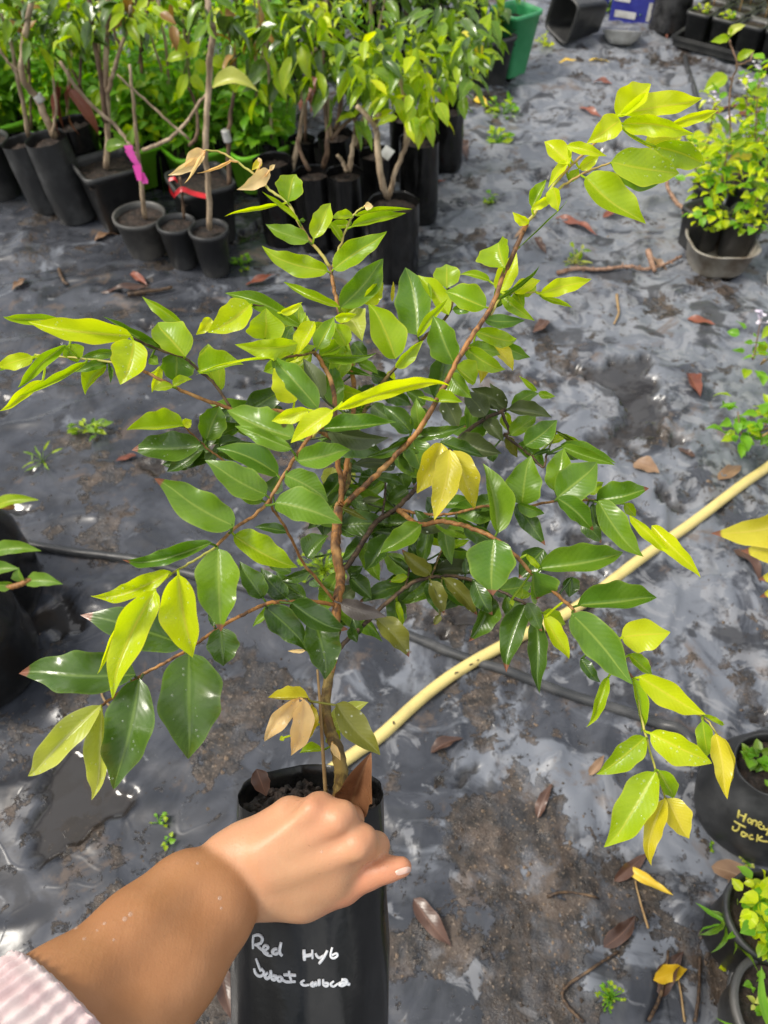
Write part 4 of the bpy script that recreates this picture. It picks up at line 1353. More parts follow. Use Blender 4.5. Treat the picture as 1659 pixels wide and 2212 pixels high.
    # water drops on the skin
    for x, y, r in ((282, 1975, 5.5), (270, 1985, 6), (226, 1995, 4.5), (182, 2028, 4), (475, 1940, 5), (478, 1962, 3.5), (427, 1865, 4), (210, 2010, 3), (246, 2030, 3), (695, 1840, 4), (165, 2005, 5)):
        hit = bv.ray_cast(Vector(CAM), Vector(unit(ray(x, y))))
        if hit[0]:
            n_ = np.array(hit[1]); n_ = n_ if np.dot(n_, ray(x, y)) < 0 else -n_
            rr = rp(r, .5)
            mb = MB()
            lathe(mb, np.array(hit[0]), [(rr, -.1 * rr), (rr * .9, .25 * rr), (rr * .6, .5 * rr), (rr * .05, .6 * rr)], 10, n_, (.3, .8, .5))
            obj('water_drop', mb, M['drop'], root)
    # ribbed cuff
    mb = MB()
    path = [(185, 2232, .455), (172, 2247, .452), (130, 2292, .442), (50, 2382, .423), (-40, 2480, .40), (-150, 2600, .375)]
    hw = [226, 234, 246, 272, 304, 340]
    P = np.array([cl(*p) for p in path]); T = np.gradient(P, axis=0); T /= np.linalg.norm(T, axis=1)[:, None]
    n = 352; tha = np.arange(n) * 2 * math.pi / n
    rings = []
    cfg = [(0, -0.0035, 0.012), (0, 0.0, 0.0), (0, 0.0028, -0.001)]
    for i in range(len(P)):
        A = np.array([.74, -.67, 0]); A = unit(A - T[i] * np.dot(A, T[i])); B = np.cross(T[i], A)
        wA = rp(hw[i], path[i][2]) ; wB = wA * 0.80
        rib = 0.0024 * np.maximum(-0.55, np.cos(tha * 44))
        if i == 0:
            for ins_, sh in ((-0.0045, 0.010), (-0.003, 0.0), (-0.0008, -0.0015)):
                rings.append(P[0] + T[0] * sh + A * ((wA + ins_ + rib * .6) * np.cos(tha))[:, None] + B * ((wB + ins_ + rib * .6) * np.sin(tha))[:, None])
        rings.append(P[i] + A * ((wA + rib) * np.cos(tha))[:, None] + B * ((wB + rib) * np.sin(tha))[:, None])
    # more rings between, with soft creases
    R2 = rings[:4]
    for i in range(3, len(rings) - 1):
        for k in range(1, 7):
            t = k / 6
            r_ = rings[i] * (1 - t) + rings[i + 1] * t
            c_ = r_.mean(0)
            r_ = c_ + (r_ - c_) * (1 + 0.012 * np.sin(tha * 3 + i * 2.1 + k * .9))[:, None]
            R2.append(r_)
    V = np.concatenate(R2); Fq = []
    for i in range(len(R2) - 1):
        for j in range(n):
            a, b_ = i * n + j, i * n + (j + 1) % n
            Fq.append((a, b_, b_ + n, a + n))
    Wd = CAM + V[:, :1] * RT + V[:, 1:2] * UP - V[:, 2:3] * FWD
    mb.add(Wd, Fq)
    obj('sleeve', mb, M['knit'], root)
build_person()

# ------------------------------------------------------------------ hoses and pipes on the sheet
def on_ground(pts, r, m=8, sink=0.3):
    P = spline(np.array([[x, y] for x, y in pts], float), m)
    W = np.array([G(x, y) for x, y in P])
    z = height(W[:, 0], W[:, 1])
    k = np.ones(5) / 5
    if len(z) > 6: z = np.convolve(np.pad(z, 2, mode='edge'), k, 'valid')
    W[:, 2] = z + r * (1 - sink)
    return W

mb = MB()
tube(mb, on_ground([(1760, 945), (1659, 1012), (1540, 1102), (1400, 1203), (1235, 1325), (1092, 1398), (950, 1482), (832, 1588), (770, 1632), (690, 1690), (640, 1740)], 0.0122), 0.0122, 16)
hose = obj('garden_hose', mb, M['hose'])
tag(hose, 'pale yellow garden hose running diagonally across the black sheet', 'hose')
hose_marks = MB()
hb = BVHTree.FromPolygons([Vector(v) for v in mb.arrays()[0]], mb.arrays()[1])
ink([[(1035, 1162), (1040, 1178)], [(1370, 905), (1376, 893)], [(1376, 898), (1388, 894)], [(1448, 856), (1466, 848)], [(1490, 830), (1500, 826)]], 'h', hb, 0.0016, M['dirt'], hose, 'printed_marks')
mb = MB()
tube(mb, on_ground([(40, 1170), (80, 1181), (180, 1200), (275, 1213), (420, 1245), (560, 1282), (700, 1318), (800, 1345), (900, 1386), (1000, 1425), (1100, 1458), (1250, 1512), (1400, 1562), (1470, 1590), (1505, 1640)], 0.0105, sink=.5), 0.0105, 12)
tag(obj('irrigation_pipe', mb, M['pipe']), 'long black irrigation pipe passing under the yellow hose', 'pipe')
mb = MB()
tube(mb, on_ground([(1592, 1985), (1583, 2060), (1572, 2140), (1566, 2240)], 0.0062, sink=.5), 0.0062, 12)
tag(obj('irrigation_pipe', mb, M['pipe']), 'short grey pipe length beside the pots in the lower right corner', 'pipe')
mb = MB()
tube(mb, on_ground([(1478, 128), (1484, 160), (1494, 200), (1510, 240), (1535, 290)], 0.011, sink=.4), 0.011, 10)
tag(obj('irrigation_pipe', mb, M['pipe']), 'thin grey pipe curving away from the black tray at upper right', 'pipe')

# ------------------------------------------------------------------ pots and plants
def gp(x, y):
    p = G(x, y); p[2] = hz(p); return p

def pxr(p, px):             # picture units -> metres at a point
    return px * np.dot(np.asarray(p) - CAM, FWD) / FPX

def z_at(base, y):          # height above the base whose picture row is y
    r = ray(829.5, y)
    return CAM_H + base[1] / r[1] * r[2] - base[2]

def round_pot(root, base, r_top, r_bot, h, mat, soil_d=0.02, rim=0.004, n=40, name='pot', lean=(0, 0)):
    ax = unit((lean[0], lean[1], 1))
    mb = MB()
    t = 0.003
    prof = [(0.001, 0.0), (r_bot * .97, 0.0), (r_bot, 0.004), (r_top * .985, h - .016), (r_top + rim, h - .015), (r_top + rim, h), (r_top - t, h), (r_top - t * 2, h - .02), (r_bot - t, 0.02)]
    lathe(mb, base, prof, n, ax)
    pot = obj(name, mb, mat, root)
    c = np.array(base) + ax * h
    mb = soil_disc(c, ax, RT, (r_top - t) * .97, soil_d, 28, 8, 0.004, int(base[0] * 1000) % 97)
    obj('soil', mb, M['soil'], root)
    return pot, c - ax * soil_d

def square_pot(root, base, a_top, a_bot, h, mat, rot=0.0, soil_d=0.03, name='pot', ax=None, fill=True, round_=0.12):
    """a, b = half side lengths; softly rounded corners, outward rim"""
    mb = MB(); n = 48
    th = np.arange(n) * 2 * math.pi / n
    def ring(a, z):
        p = 7.0
        k = (np.abs(np.cos(th)) ** p + np.abs(np.sin(th)) ** p) ** (-1 / p)
        x, y = a * k * np.cos(th), a * k * np.sin(th)
        c, s = math.cos(rot), math.sin(rot)
        V = np.column_stack([x * c - y * s, x * s + y * c, np.full(n, z)])
        if ax is not None:
            e3 = unit(ax); e1 = unit(np.cross((0.3, 0.9, 0.1), e3)); e2 = np.cross(e3, e1)
            V = V[:, :1] * e1 + V[:, 1:2] * e2 + V[:, 2:3] * e3
        return V + np.array(base)
    t = 0.003
    rs = [ring(.001, 0), ring(a_bot * .96, 0), ring(a_bot, .004), ring(a_top * .985, h - .018), ring(a_top + .005, h - .017), ring(a_top + .005, h), ring(a_top - t, h), ring(a_top - 2 * t, h - .02), ring(a_bot - t, .01), ring(.001, .008)]
    V = np.concatenate(rs); F = []
    for i in range(len(rs) - 1):
        for j in range(n):
            p, q = i * n + j, i * n + (j + 1) % n
            F.append((p, q, q + n, p + n))
    mb.add(V, F)
    pot = obj(name, mb, mat, root)
    if fill:
        mb = MB()
        V = [np.array(base) + (0, 0, h - soil_d)]; N = 24
        g = np.linspace(-1, 1, N); X, Y = np.meshgrid(g, g)
        A = (a_top - t) * .97
        x, y = X.ravel() * A, Y.ravel() * A
        z = h - soil_d + 0.010 * (fbm(x * 60 + 5, y * 60, 9, 3) - .5)
        c, s = math.cos(rot), math.sin(rot)
        V = np.column_stack([x * c - y * s, x * s + y * c, z]) + np.array(base)
        F = [(i * N + j, i * N + j + 1, (i + 1) * N + j + 1, (i + 1) * N + j) for i in range(N - 1) for j in range(N - 1)]
        mb.add(V, F)
        obj('soil', mb, M['soil'], root)
    return pot

def poly_bag(root, base, r_top, r_bot, h, mat, lean=(0, 0), seed=0, crump=0.05, soil_d=0.03, n=44):
    ax = unit((lean[0], lean[1], 1))
    c = np.array(base) + ax * h
    mb, wobf = bag_mesh(c, ax, RT, r_top, r_bot, h * .985, n, 24, seed, crump=crump)
    b = obj('bag', mb, mat, root)
    mb = soil_disc(c, ax, RT, r_top * .97, soil_d, n, 8, 0.006, seed, wobf)
    obj('soil', mb, M['soil'], root)
    return b, c - ax * soil_d

def bgleaf(mb, b, d, L, wd, rg, m=0, nv=7):
    d = unit(d)
    up = np.array([0, 0, 1.0]) + rg.normal(0, .35, 3)
    n = up - d * np.dot(up, d)
    if np.linalg.norm(n) < .05: n = np.cross(d, (1, .3, 0))
    leaf(mb, b, np.asarray(b) + d * L, n, wd * L, wd * L, .25, .25, int(rg.integers(1e9)), rg.uniform(-.02, .08), rg.uniform(-.05, .05), 0.06, nv, 2, .12, rg.random(), m=m, tipcurl=rg.uniform(0, .25))

def foliage(root, specs, mats, seed, name='foliage', kind=None):
    """specs: (centre, radius xyz, count, leaf length, width ratio, droop, material letters)"""
    rg = np.random.default_rng(seed)
    if name == 'foliage': specs = [(*s[:6], s[6].replace('DD', 'DL')) for s in specs]
    letters = list(dict.fromkeys(''.join(s[6] for s in specs)))
    mb = MB()
    for c, rad, cnt, L, wd, droop, lt in specs:
        c = np.asarray(c, float); rad = np.broadcast_to(rad, (3,))
        if name == 'foliage': L *= .84; cnt = int(cnt * 1.1)
        for i in range(cnt):
            v = rg.normal(0, 1, 3); v = v / np.linalg.norm(v) * rg.random() ** .4
            p = c + v * rad
            d = np.array([v[0], v[1], 0]) * .7 + rg.normal(0, .45, 3) * (1, 1, .5) + np.array([0, 0, -droop])
            bgleaf(mb, p, d, L * rg.uniform(.6, 1.2), wd * rg.uniform(.8, 1.2), rg, letters.index(rg.choice(list(lt))))
            if name == 'seedlings': tube(mb, [p, p * (1, 1, 0) + (0, 0, max(.0, specs[0][0][2] - .22)) + rg.normal(0, .02, 3) * (1, 1, 0)], .0015, 3)
    return obj(name, mb, [LM[k] for k in letters], root)

def stems(root, lst, base, mat, name='stem', Y=None):
    """each: list of picture points on the upright plane of the pot, radius in metres at both ends"""
    for k, (pts, r0, r1) in enumerate(lst):
        P = spline(np.array([onY(x, y, (Y or base[1])) + np.array([0, RNG.normal(0, .012), 0]) for x, y in pts]), 5)
        P[1:-1] += RNG.normal(0, .0012, (len(P) - 2, 3))
        mb = MB(); tube(mb, P, np.linspace(r0, r1, len(P)), 8, .10)
        obj(name if k == 0 else 'branch', mb, mat, root)

def t1(*a): return [(x * .33069, y * .33069) for x, y in a]
def t2(*a): return [(493.7 + x * .33069, y * .33069) for x, y in a]
GB = 'saplings crowded in black bags at the back'

# --- front row at the left
b = gp(8, 420); r = thing('potted_sapling', b, 'smooth round black pot cut by the left edge, front row of nursery plants', 'potted plant', GB)
round_pot(r, b, pxr(b, 50), pxr(b, 38), z_at(b, 300), M['pot'])
stems(r, [([(-5, 300), (-10, 200), (0, 80)], .006, .004)], b, M['browntrunk'])
foliage(r, [(onY(0, 60, b[1]), .10, 26, .09, .2, .3, 'DMM')], None, 11)

b = gp(112, 452); r = thing('potted_sapling', b, 'leaning grey black bag with a thin forked stem left of the bandaged stem', 'potted plant', GB)
poly_bag(r, b, pxr(b, 38), pxr(b, 40), z_at(b, 303), M['old_bag'], (-.10, 0), 21)
stems(r, [(t1((180, 905), (150, 700), (112, 480), (60, 260), (5, 90)), .008, .005), (t1((112, 480), (40, 380), (-20, 320)), .004, .003)], b, M['paletrunk'])
foliage(r, [(onY(30, 40, b[1]), (.14, .08, .07), 34, .10, .19, .35, 'DMED')], None, 12)

b = gp(172, 470); r = thing('potted_sapling', b, 'black bag whose thick brown stem carries a white graft bandage', 'potted plant', GB)
poly_bag(r, b, pxr(b, 42), pxr(b, 44), z_at(b, 297), M['old_bag'], (-.10, 0), 22)
stems(r, [(t1((350, 905), (292, 760), (240, 640), (168, 490), (156, 310), (190, 120), (215, -60)), .0125, .008), (t1((165, 490), (60, 400), (-10, 320)), .005, .004), (t1((345, 890), (375, 690), (350, 530), (360, 400)), .005, .003)], b, M['paletrunk'])
mb = MB(); P = [onY(*q, b[1] - .004) for q in t1((238, 620), (275, 665))]
tube(mb, spline(np.array(P), 3), .0145, 12); obj('graft_bandage', mb, M['white'], r)
mb = MB(); rg = np.random.default_rng(5)
for q in t1((380, 520), (430, 560), (470, 540), (400, 560)):
    bgleaf(mb, onY(*q, b[1] + .01), (rg.normal(0, .25), 0, -1), .17, .12, rg)
obj('dry_leaves', mb, LM['R'], r)
foliage(r, [(onY(70, 60, b[1] + .05), (.16, .08, .08), 40, .11, .18, .4, 'DDMML'), (onY(150, 35, b[1]), (.12, .08, .07), 26, .10, .2, .4, 'DML')], None, 13)

b = gp(215, 440); r = thing('potted_sapling', b, 'black bag half hidden between the bandaged sapling and the square pot', 'potted plant', GB)
poly_bag(r, b, pxr(b, 42), pxr(b, 42), z_at(b, 265), M['bag'], (-.06, 0), 23)
stems(r, [(t1((570, 780), (520, 560), (470, 440)), .006, .004), (t1((520, 560), (530, 400), (520, 310)), .005, .004)], b, M['browntrunk'])
foliage(r, [(onY(170, 60, b[1]), (.12, .08, .08), 30, .10, .2, .35, 'DMLD')], None, 14)

b = gp(262, 480); r = thing('potted_sapling', b, 'large square black pot with rim holding a tall pale forked trunk', 'potted plant', GB)
square_pot(r, b, pxr(b, 56), pxr(b, 40), z_at(b, 352), M['pot'], math.radians(32))
stems(r, [(t1((690, 1105), (697, 800), (690, 500), (690, 200), (700, -60)), .010, .008), (t1((705, 600), (740, 470), (790, 340), (830, 180), (865, 20)), .0075, .005),
          (t1((790, 330), (745, 180), (710, 40)), .005, .004)], b, M['paletrunk'])
stems(r, [(t1((690, 800), (650, 480), (600, 230), (580, -20)), .009, .007)], b, M['browntrunk'], 'branch')
mb = MB(); rg = np.random.default_rng(8)
bgleaf(mb, onY(*t1((690, 965))[0], b[1] - .02), (1, -.2, .25), .085, .26, rg); obj('leaf', mb, LM['M'], r)
foliage(r, [(onY(200, 30, b[1]), (.14, .08, .07), 28, .10, .22, .4, 'LMDL'), (onY(300, 20, b[1]), (.12, .08, .05), 24, .10, .22, .45, 'MDDE')], None, 15)

b = gp(322, 548); r = thing('potted_sapling', b, 'small dusty round pot with a pink ribbon tied to its stem', 'potted plant')
_, c = round_pot(r, b, pxr(b, 52), pxr(b, 38), z_at(b, 462), M['greypot'])
stems(r, [(t1((948, 1420), (925, 1180), (902, 1000), (872, 740), (842, 430)), .0085, .004), (t1((922, 1005), (1080, 925), (1195, 830), (1290, 700), (1385, 575)), .006, .004),
          (t1((880, 960), (760, 850), (620, 715), (500, 560), (390, 400)), .006, .005), (t1((1240, 900), (1100, 780), (940, 660), (770, 480)), .0045, .003)], b, M['paletrunk'])
mb = MB(); rg = np.random.default_rng(9)
leaf(mb, onY(*t1((1385, 575))[0], b[1]), onY(*t1((1690, 600))[0], b[1] - .02), unit(CAM - b), .032, .02, .2, .7, 4, .10, .18, .05, 12, 4, .1, .9, 0)
obj('leaf', mb, LM['W'], r)
mb = MB(); leaf(mb, onY(*t1((850, 960))[0], b[1] - .01), onY(*t1((870, 830))[0], b[1]), -FWD, .014, .014, .2, .2, 3); obj('leaf', mb, LM['M'], r)
mb = MB()
for q in ([(838, 950), (850, 985), (880, 1000)], [(845, 985), (880, 1050), (905, 1080)], [(895, 1080), (905, 1130), (915, 1180)], [(915, 1130), (945, 1180), (950, 1200)]):
    P = spline(np.array([onY(*k, b[1] - .022) for k in t1(*q)]), 4)
    wd = np.linspace(.014, .009, len(P))
    V = np.concatenate([P - RT * wd[:, None], P + RT * wd[:, None] + [0, -.006, .004]]); n_ = len(P)
    V2 = V + FWD * .0012
    F = [(i, i + 1, n_ + i + 1, n_ + i) for i in range(n_ - 1)]
    mb.add(V, F); mb.add(V2, [f[::-1] for f in F])
obj('ribbon', mb, M['pink'], r)

b = gp(400, 572); r = thing('potted_sapling', b, 'narrow black pot with red tape around its short stem, between two other small pots', 'potted plant')
round_pot(r, b, pxr(b, 38), pxr(b, 28), z_at(b, 480), M['pot'])
stems(r, [(t1((1195, 1450), (1188, 1300), (1178, 1150)), .005, .0035)], b, M['browntrunk'])
mb = MB()
for q, wd in (([(1100, 1170), (1110, 1240), (1140, 1285)], .013), ([(1140, 1270), (1190, 1235), (1260, 1262), (1345, 1282)], .016), ([(1100, 1175), (1140, 1165), (1160, 1190)], .010)):
    P = spline(np.array([onY(*k, b[1] - .012) for k in t1(*q)]), 4); n_ = len(P)
    V = np.concatenate([P - UP * wd * .5, P + UP * wd * .5]); V2 = V + FWD * .001
    F = [(i, i + 1, n_ + i + 1, n_ + i) for i in range(n_ - 1)]
    mb.add(V, F); mb.add(V2, [f[::-1] for f in F])
obj('tape', mb, M['red'], r)

b = gp(468, 588); r = thing('potted_sapling', b, 'narrow black pot with a tall pale trunk, rightmost of the three small pots', 'potted plant')
round_pot(r, b, pxr(b, 39), pxr(b, 29), z_at(b, 493), M['pot'])
stems(r, [(t1((1372, 1490), (1362, 1200), (1345, 930), (1358, 600), (1372, 380), (1395, 200), (1375, 110), (1340, -40)), .0085, .0085)], b, M['paletrunk'])
foliage(r, [(onY(470, 20, b[1]), (.10, .07, .04), 18, .09, .24, .4, 'DM')], None, 16)

b = gp(455, 512); r = thing('potted_sapling', b, 'square black pot right behind the three small round pots', 'potted plant', GB)
square_pot(r, b, pxr(b, 58), pxr(b, 46), z_at(b, 385), M['pot'], math.radians(28))
stems(r, [(t1((1500, 1220), (1490, 1000), (1500, 800), (1530, 610)), .008, .006), (t1((1240, 950), (1290, 860), (1270, 700), (1235, 560)), .006, .004)], b, M['browntrunk'])
mb = MB(); tube(mb, spline(np.array([onY(*q, b[1] - .01) for q in t1((1470, 850), (1478, 885), (1490, 925))]), 4), .013, 10); obj('plant_tag', mb, M['white'], r)
rg = np.random.default_rng(18); mb = MB()
for bx, by, dx, dy in ((1210, 340, -60, -110), (1215, 350, -130, 50), (1235, 365, 70, -100), (1225, 480, -60, 170), (1240, 500, 100, 100), (1300, 380, 30, 110), (1380, 380, 90, 70)):
    p0, p1 = (onY(*t1((q))[0], b[1] - .01) for q in ((bx, by), (bx + dx, by + dy)))
    leaf(mb, p0, p1, -FWD + rg.normal(0, .2, 3), .018, .018, .2, .2, int(rg.integers(1e6)), .06, 0, .04, 8, 3, .1, rg.random())
obj('leaves', mb, LM['L'], r)
foliage(r, [(onY(520, 50, b[1] + .06), (.13, .10, .09), 44, .10, .2, .6, 'DMDE'), (onY(420, 30, b[1] + .06), (.10, .08, .06), 14, .08, .22, .6, 'EEL')], None, 19)

# --- right part of the front block
def bagplant(x, y, ytop, rpx, label, st, fol, seed, mat='bag', bark='paletrunk', lean=(-.03, 0), r0=.009, r1=.005):
    b = gp(x, y); r = thing('potted_sapling', b, label, 'potted plant', GB)
    poly_bag(r, b, pxr(b, rpx), pxr(b, rpx * 1.02), z_at(b, ytop), M[mat], lean, seed)
    stems(r, [(s, r0 if i == 0 else r0 * .7, r1) for i, s in enumerate(st)], b, M[bark])
    if fol:
        foliage(r, [(onY(fx, fy, b[1] + dy), rad, cnt, L, wd, dr, lt) for fx, fy, dy, rad, cnt, L, wd, dr, lt in fol], None, seed)
    return r, b

bagplant(612, 520, 345, 38, 'black bag with a bandaged twin stem, beside the square pot of the three small pots', [t2((415, 1120), (450, 950), (485, 760), (500, 640)), t2((500, 640), (525, 400), (575, 320)), t2((490, 660), (460, 560))],
         [(600, 150, .02, (.10, .08, .10), 30, .10, .2, .8, 'DMLD'), (690, 90, 0, (.10, .06, .08), 9, .15, .2, .9, 'DDM')], 31)
bagplant(690, 540, 372, 36, 'black bag with a slim brown forked stem left of the cut stump', [t2((618, 1115), (650, 930), (632, 720), (620, 330)), t2((665, 905), (770, 800), (880, 720)), t2((530, 1110), (470, 1000), (450, 900))],
         [(700, 140, .03, (.12, .08, .11), 36, .10, .2, .7, 'DMDL'), (640, 60, .03, (.12, .08, .06), 22, .11, .22, .7, 'DML')], 32, bark='browntrunk')
bagplant(756, 552, 372, 37, 'black bag with a short cut stump carrying one broad leaf', [t2((785, 1110), (805, 990), (820, 880)), t2((775, 1105), (740, 1050), (715, 1000)), t2((812, 950), (850, 900), (890, 740))],
         [(765, 255, -.01, (.02, .02, .02), 5, .10, .26, .2, 'ML'), (800, 150, .05, (.10, .08, .10), 30, .10, .2, .6, 'DMM')], 33)
r, b = bagplant(852, 590, 437, 50, 'bag with two pale trunks in a V and bright green drooping leaves', [t2((1040, 1310), (1000, 1160), (965, 900), (950, 810), (835, 705)), t2((1045, 1310), (1090, 1130), (1160, 950), (1195, 810)), t2((1155, 940), (1165, 800), (1150, 640), (1110, 520)), t2((955, 815), (985, 735))],
         [(905, 200, -.02, (.11, .09, .09), 44, .085, .24, .6, 'LLLY'), (850, 130, 0, (.12, .09, .09), 34, .085, .24, .55, 'LLMY'), (945, 150, .02, (.12, .09, .10), 34, .085, .22, .6, 'MLMD'), (800, 110, .02, (.10, .09, .09), 26, .09, .22, .6, 'LMD'), (1000, 130, .03, (.09, .08, .10), 24, .09, .22, .5, 'MDL')], 34, bark='paletrunk', r0=.0105, r1=.007)
mb = MB(); P = at(836, 330, np.dot(b - CAM, FWD) - .03)
for s in (0, 1):
    V = [P + (RT * a + UP * c) * .026 + FWD * .001 * s for a, c in ((-1, -.2), (.1, -1), (1, .2), (-.1, 1))]
    mb.add(V, [(0, 1, 2, 3) if s == 0 else (3, 2, 1, 0)])
obj('plant_tag', mb, M['white'], r, smooth=False)
bagplant(905, 470, 300, 40, 'tall black bag at the right end of the block, behind the V trunk', [t2((1250, 900), (1260, 700), (1245, 500))], [(985, 120, .05, (.12, .10, .10), 40, .09, .2, .5, 'DMMD'), (950, 60, .1, (.12, .1, .08), 34, .10, .2, .5, 'DDM')], 35, bark='browntrunk')
bagplant(818, 470, 330, 36, 'black bag in shade behind the cut stump', [t2((850, 960), (830, 760), (860, 520))], [(820, 130, .04, (.12, .1, .1), 36, .10, .19, .6, 'DDM')], 36, bark='browntrunk')
bagplant(735, 430, 290, 36, 'black bag in shade behind the slim forked stem', [t2((700, 860), (740, 640), (720, 380))], [(740, 100, .04, (.13, .1, .1), 36, .10, .19, .6, 'DDML'), (690, 165, 0, (.08, .06, .05), 5, .14, .17, .7, 'R')], 37, bark='browntrunk')
bagplant(880, 380, 250, 36, 'black bag seen between the bright green leaves, second row', [t2((1130, 760), (1150, 560))], [(880, 90, .03, (.13, .1, .1), 38, .09, .2, .5, 'DML')], 38, bark='browntrunk')
bagplant(960, 360, 235, 38, 'black bag at the block end under dark hanging leaves, second row', [t2((1390, 700), (1400, 480))], [(1000, 60, .05, (.14, .1, .1), 44, .10, .2, .5, 'DDM'), (1020, 100, -.1, (.06, .06, .05), 6, .10, .28, .4, 'LO')], 39, bark='browntrunk')

NS = 'thin bare stemmed saplings between the bags and the lime tubs'
for k, (x, y, x2, lab) in enumerate(((70, 385, 48, 'thin bare stem between the two leaning grey bags'), (145, 380, 150, 'thin bare stem left of the hanging brown leaves'), (232, 395, 215, 'thin bare stem right of the hanging brown leaves'), (300, 385, 292, 'thin bare stem with a white tag left of the pink ribbon'),
        (362, 400, 342, 'thin bare stem between the pink ribbon and the red tape'), (410, 385, 388, 'thin bare stem above the red tape'), (500, 400, 512, 'thin bare stem right of the tall pale trunk'), (552, 400, 560, 'thin bare stem beside the corner of a lime tub'),
        (590, 410, 580, 'thin bare stem left of the bandaged twin stem'), (660, 410, 668, 'thin bare stem between two black bags of the block'), (720, 420, 705, 'thin bare stem behind the cut stump, left one'), (790, 420, 800, 'thin bare stem behind the cut stump, right one'))):
    b = gp(x, y); r = thing('potted_sapling', b, lab, 'potted plant', NS)
    poly_bag(r, b, pxr(b, 28), pxr(b, 29), z_at(b, y - 110), M['bag'], (RNG.normal(-.03, .03), 0), 750 + k, n=28)
    stems(r, [([(x, y - 108), ((x + x2) / 2 + RNG.normal(0, 5), (y - 108) / 2), (x2, 0), (x2 - 4, -70)], .0058, .0042), ([((x + x2) / 2, (y - 108) / 2 + 20), (x2 + 25 * (1 if k % 2 else -1), 30), (x2 + 38 * (1 if k % 2 else -1), -40)], .004, .0028)], b, M['paletrunk' if k % 3 else 'browntrunk'])
    foliage(r, [(onY(x2, 20, b[1]), (.09, .07, .05), 20, .075, .22, .35, ('LM', 'DML', 'LY', 'SLM')[k % 4])], None, 780 + k)

# --- lime tubs full of seedlings behind the first row
for k, (x, y, yt, rp_, lab) in enumerate(((20, 365, 250, 62, 'lime green tub of seedlings cut by the left edge'), (165, 360, 262, 66, 'lime green tub of seedlings behind the bandaged stem'), (330, 385, 285, 72, 'lime green tub of seedlings behind the pink ribbon'),
                                        (440, 395, 300, 72, 'lime green tub of seedlings behind the tall pale trunk'), (560, 395, 300, 66, 'lime green tub of seedlings with its corner showing beside the black bags'))):
    b = gp(x, y); r = thing('seedling_tub', b, lab, 'plant tub', 'lime green tubs of seedlings')
    h = z_at(b, yt)
    square_pot(r, b, pxr(b, rp_), pxr(b, rp_ * .82), h, M['lime'], math.radians(35), .02, 'tub')
    c = b + np.array([0, 0, h])
    a = pxr(b, rp_)
    foliage(r, [(c + (0, 0, .05), (a, a, .05), 130, .055, .38, .05, 'SSSL'), (c + (0, .03, .14), (a, a, .08), 120, .06, .32, .05, 'SSLS'), (c + (0, .05, .24), (a, a, .08), 60, .06, .25, .1, 'SSL')], None, 50 + k, 'seedlings')
for k, (x, y, lab) in enumerate(((60, 300, 'far bed of tall green seedlings at the upper left'), (230, 290, 'far bed of tall green seedlings behind the square pot trunk'), (400, 290, 'far bed of tall green seedlings behind the pale trunk'), (560, 280, 'far bed of green seedlings left of the dark hanging leaves'))):
    b = gp(x, y); r = thing('seedling_tub', b, lab, 'plant tub', 'lime green tubs of seedlings')
    square_pot(r, b, .15, .13, .16, M['lime'], math.radians(20), .02, 'tub')
    foliage(r, [(b + (0, 0, .25), (.17, .14, .09), 170, .06, .26, .0, 'SSSM'), (b + (0, 0, .40), (.17, .14, .10), 110, .06, .22, .05, 'SSLM')], None, 60 + k, 'seedlings')

# --- more saplings behind, dark and close together
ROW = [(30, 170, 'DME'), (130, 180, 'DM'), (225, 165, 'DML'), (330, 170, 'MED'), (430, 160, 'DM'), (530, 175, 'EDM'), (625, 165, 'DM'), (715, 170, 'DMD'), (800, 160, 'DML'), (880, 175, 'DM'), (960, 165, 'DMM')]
NM = ['in the far left corner', 'behind the grey bags', 'behind the bandaged stem', 'behind the pale forked trunk', 'above the pink ribbon', 'above the red tape', 'above the white tag', 'behind the hanging dark leaves', 'left of the bright green leaves', 'behind the bright green leaves', 'right of the bright green leaves']
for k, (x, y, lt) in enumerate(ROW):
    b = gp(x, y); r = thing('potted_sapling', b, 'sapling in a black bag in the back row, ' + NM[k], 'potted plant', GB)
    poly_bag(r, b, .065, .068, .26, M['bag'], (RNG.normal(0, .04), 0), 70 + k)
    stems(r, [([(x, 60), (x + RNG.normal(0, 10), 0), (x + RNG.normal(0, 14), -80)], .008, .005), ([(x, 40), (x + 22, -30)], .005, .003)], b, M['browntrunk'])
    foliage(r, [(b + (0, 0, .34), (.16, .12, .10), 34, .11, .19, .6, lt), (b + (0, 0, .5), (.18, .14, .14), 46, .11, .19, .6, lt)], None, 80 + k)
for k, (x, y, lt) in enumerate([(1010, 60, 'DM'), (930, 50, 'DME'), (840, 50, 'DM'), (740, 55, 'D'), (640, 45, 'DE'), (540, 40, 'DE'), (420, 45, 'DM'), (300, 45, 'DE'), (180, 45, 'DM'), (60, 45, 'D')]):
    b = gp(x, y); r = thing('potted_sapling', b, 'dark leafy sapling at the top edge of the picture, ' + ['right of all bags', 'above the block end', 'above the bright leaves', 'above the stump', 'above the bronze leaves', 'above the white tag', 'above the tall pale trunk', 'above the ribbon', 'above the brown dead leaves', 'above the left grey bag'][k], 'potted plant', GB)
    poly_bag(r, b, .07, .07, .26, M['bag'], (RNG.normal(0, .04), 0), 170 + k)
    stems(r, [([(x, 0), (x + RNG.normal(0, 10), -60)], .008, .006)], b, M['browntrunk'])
    foliage(r, [(b + (0, 0, .40), (.2, .14, .14), 46, .11, .2, .6, lt)], None, 180 + k)

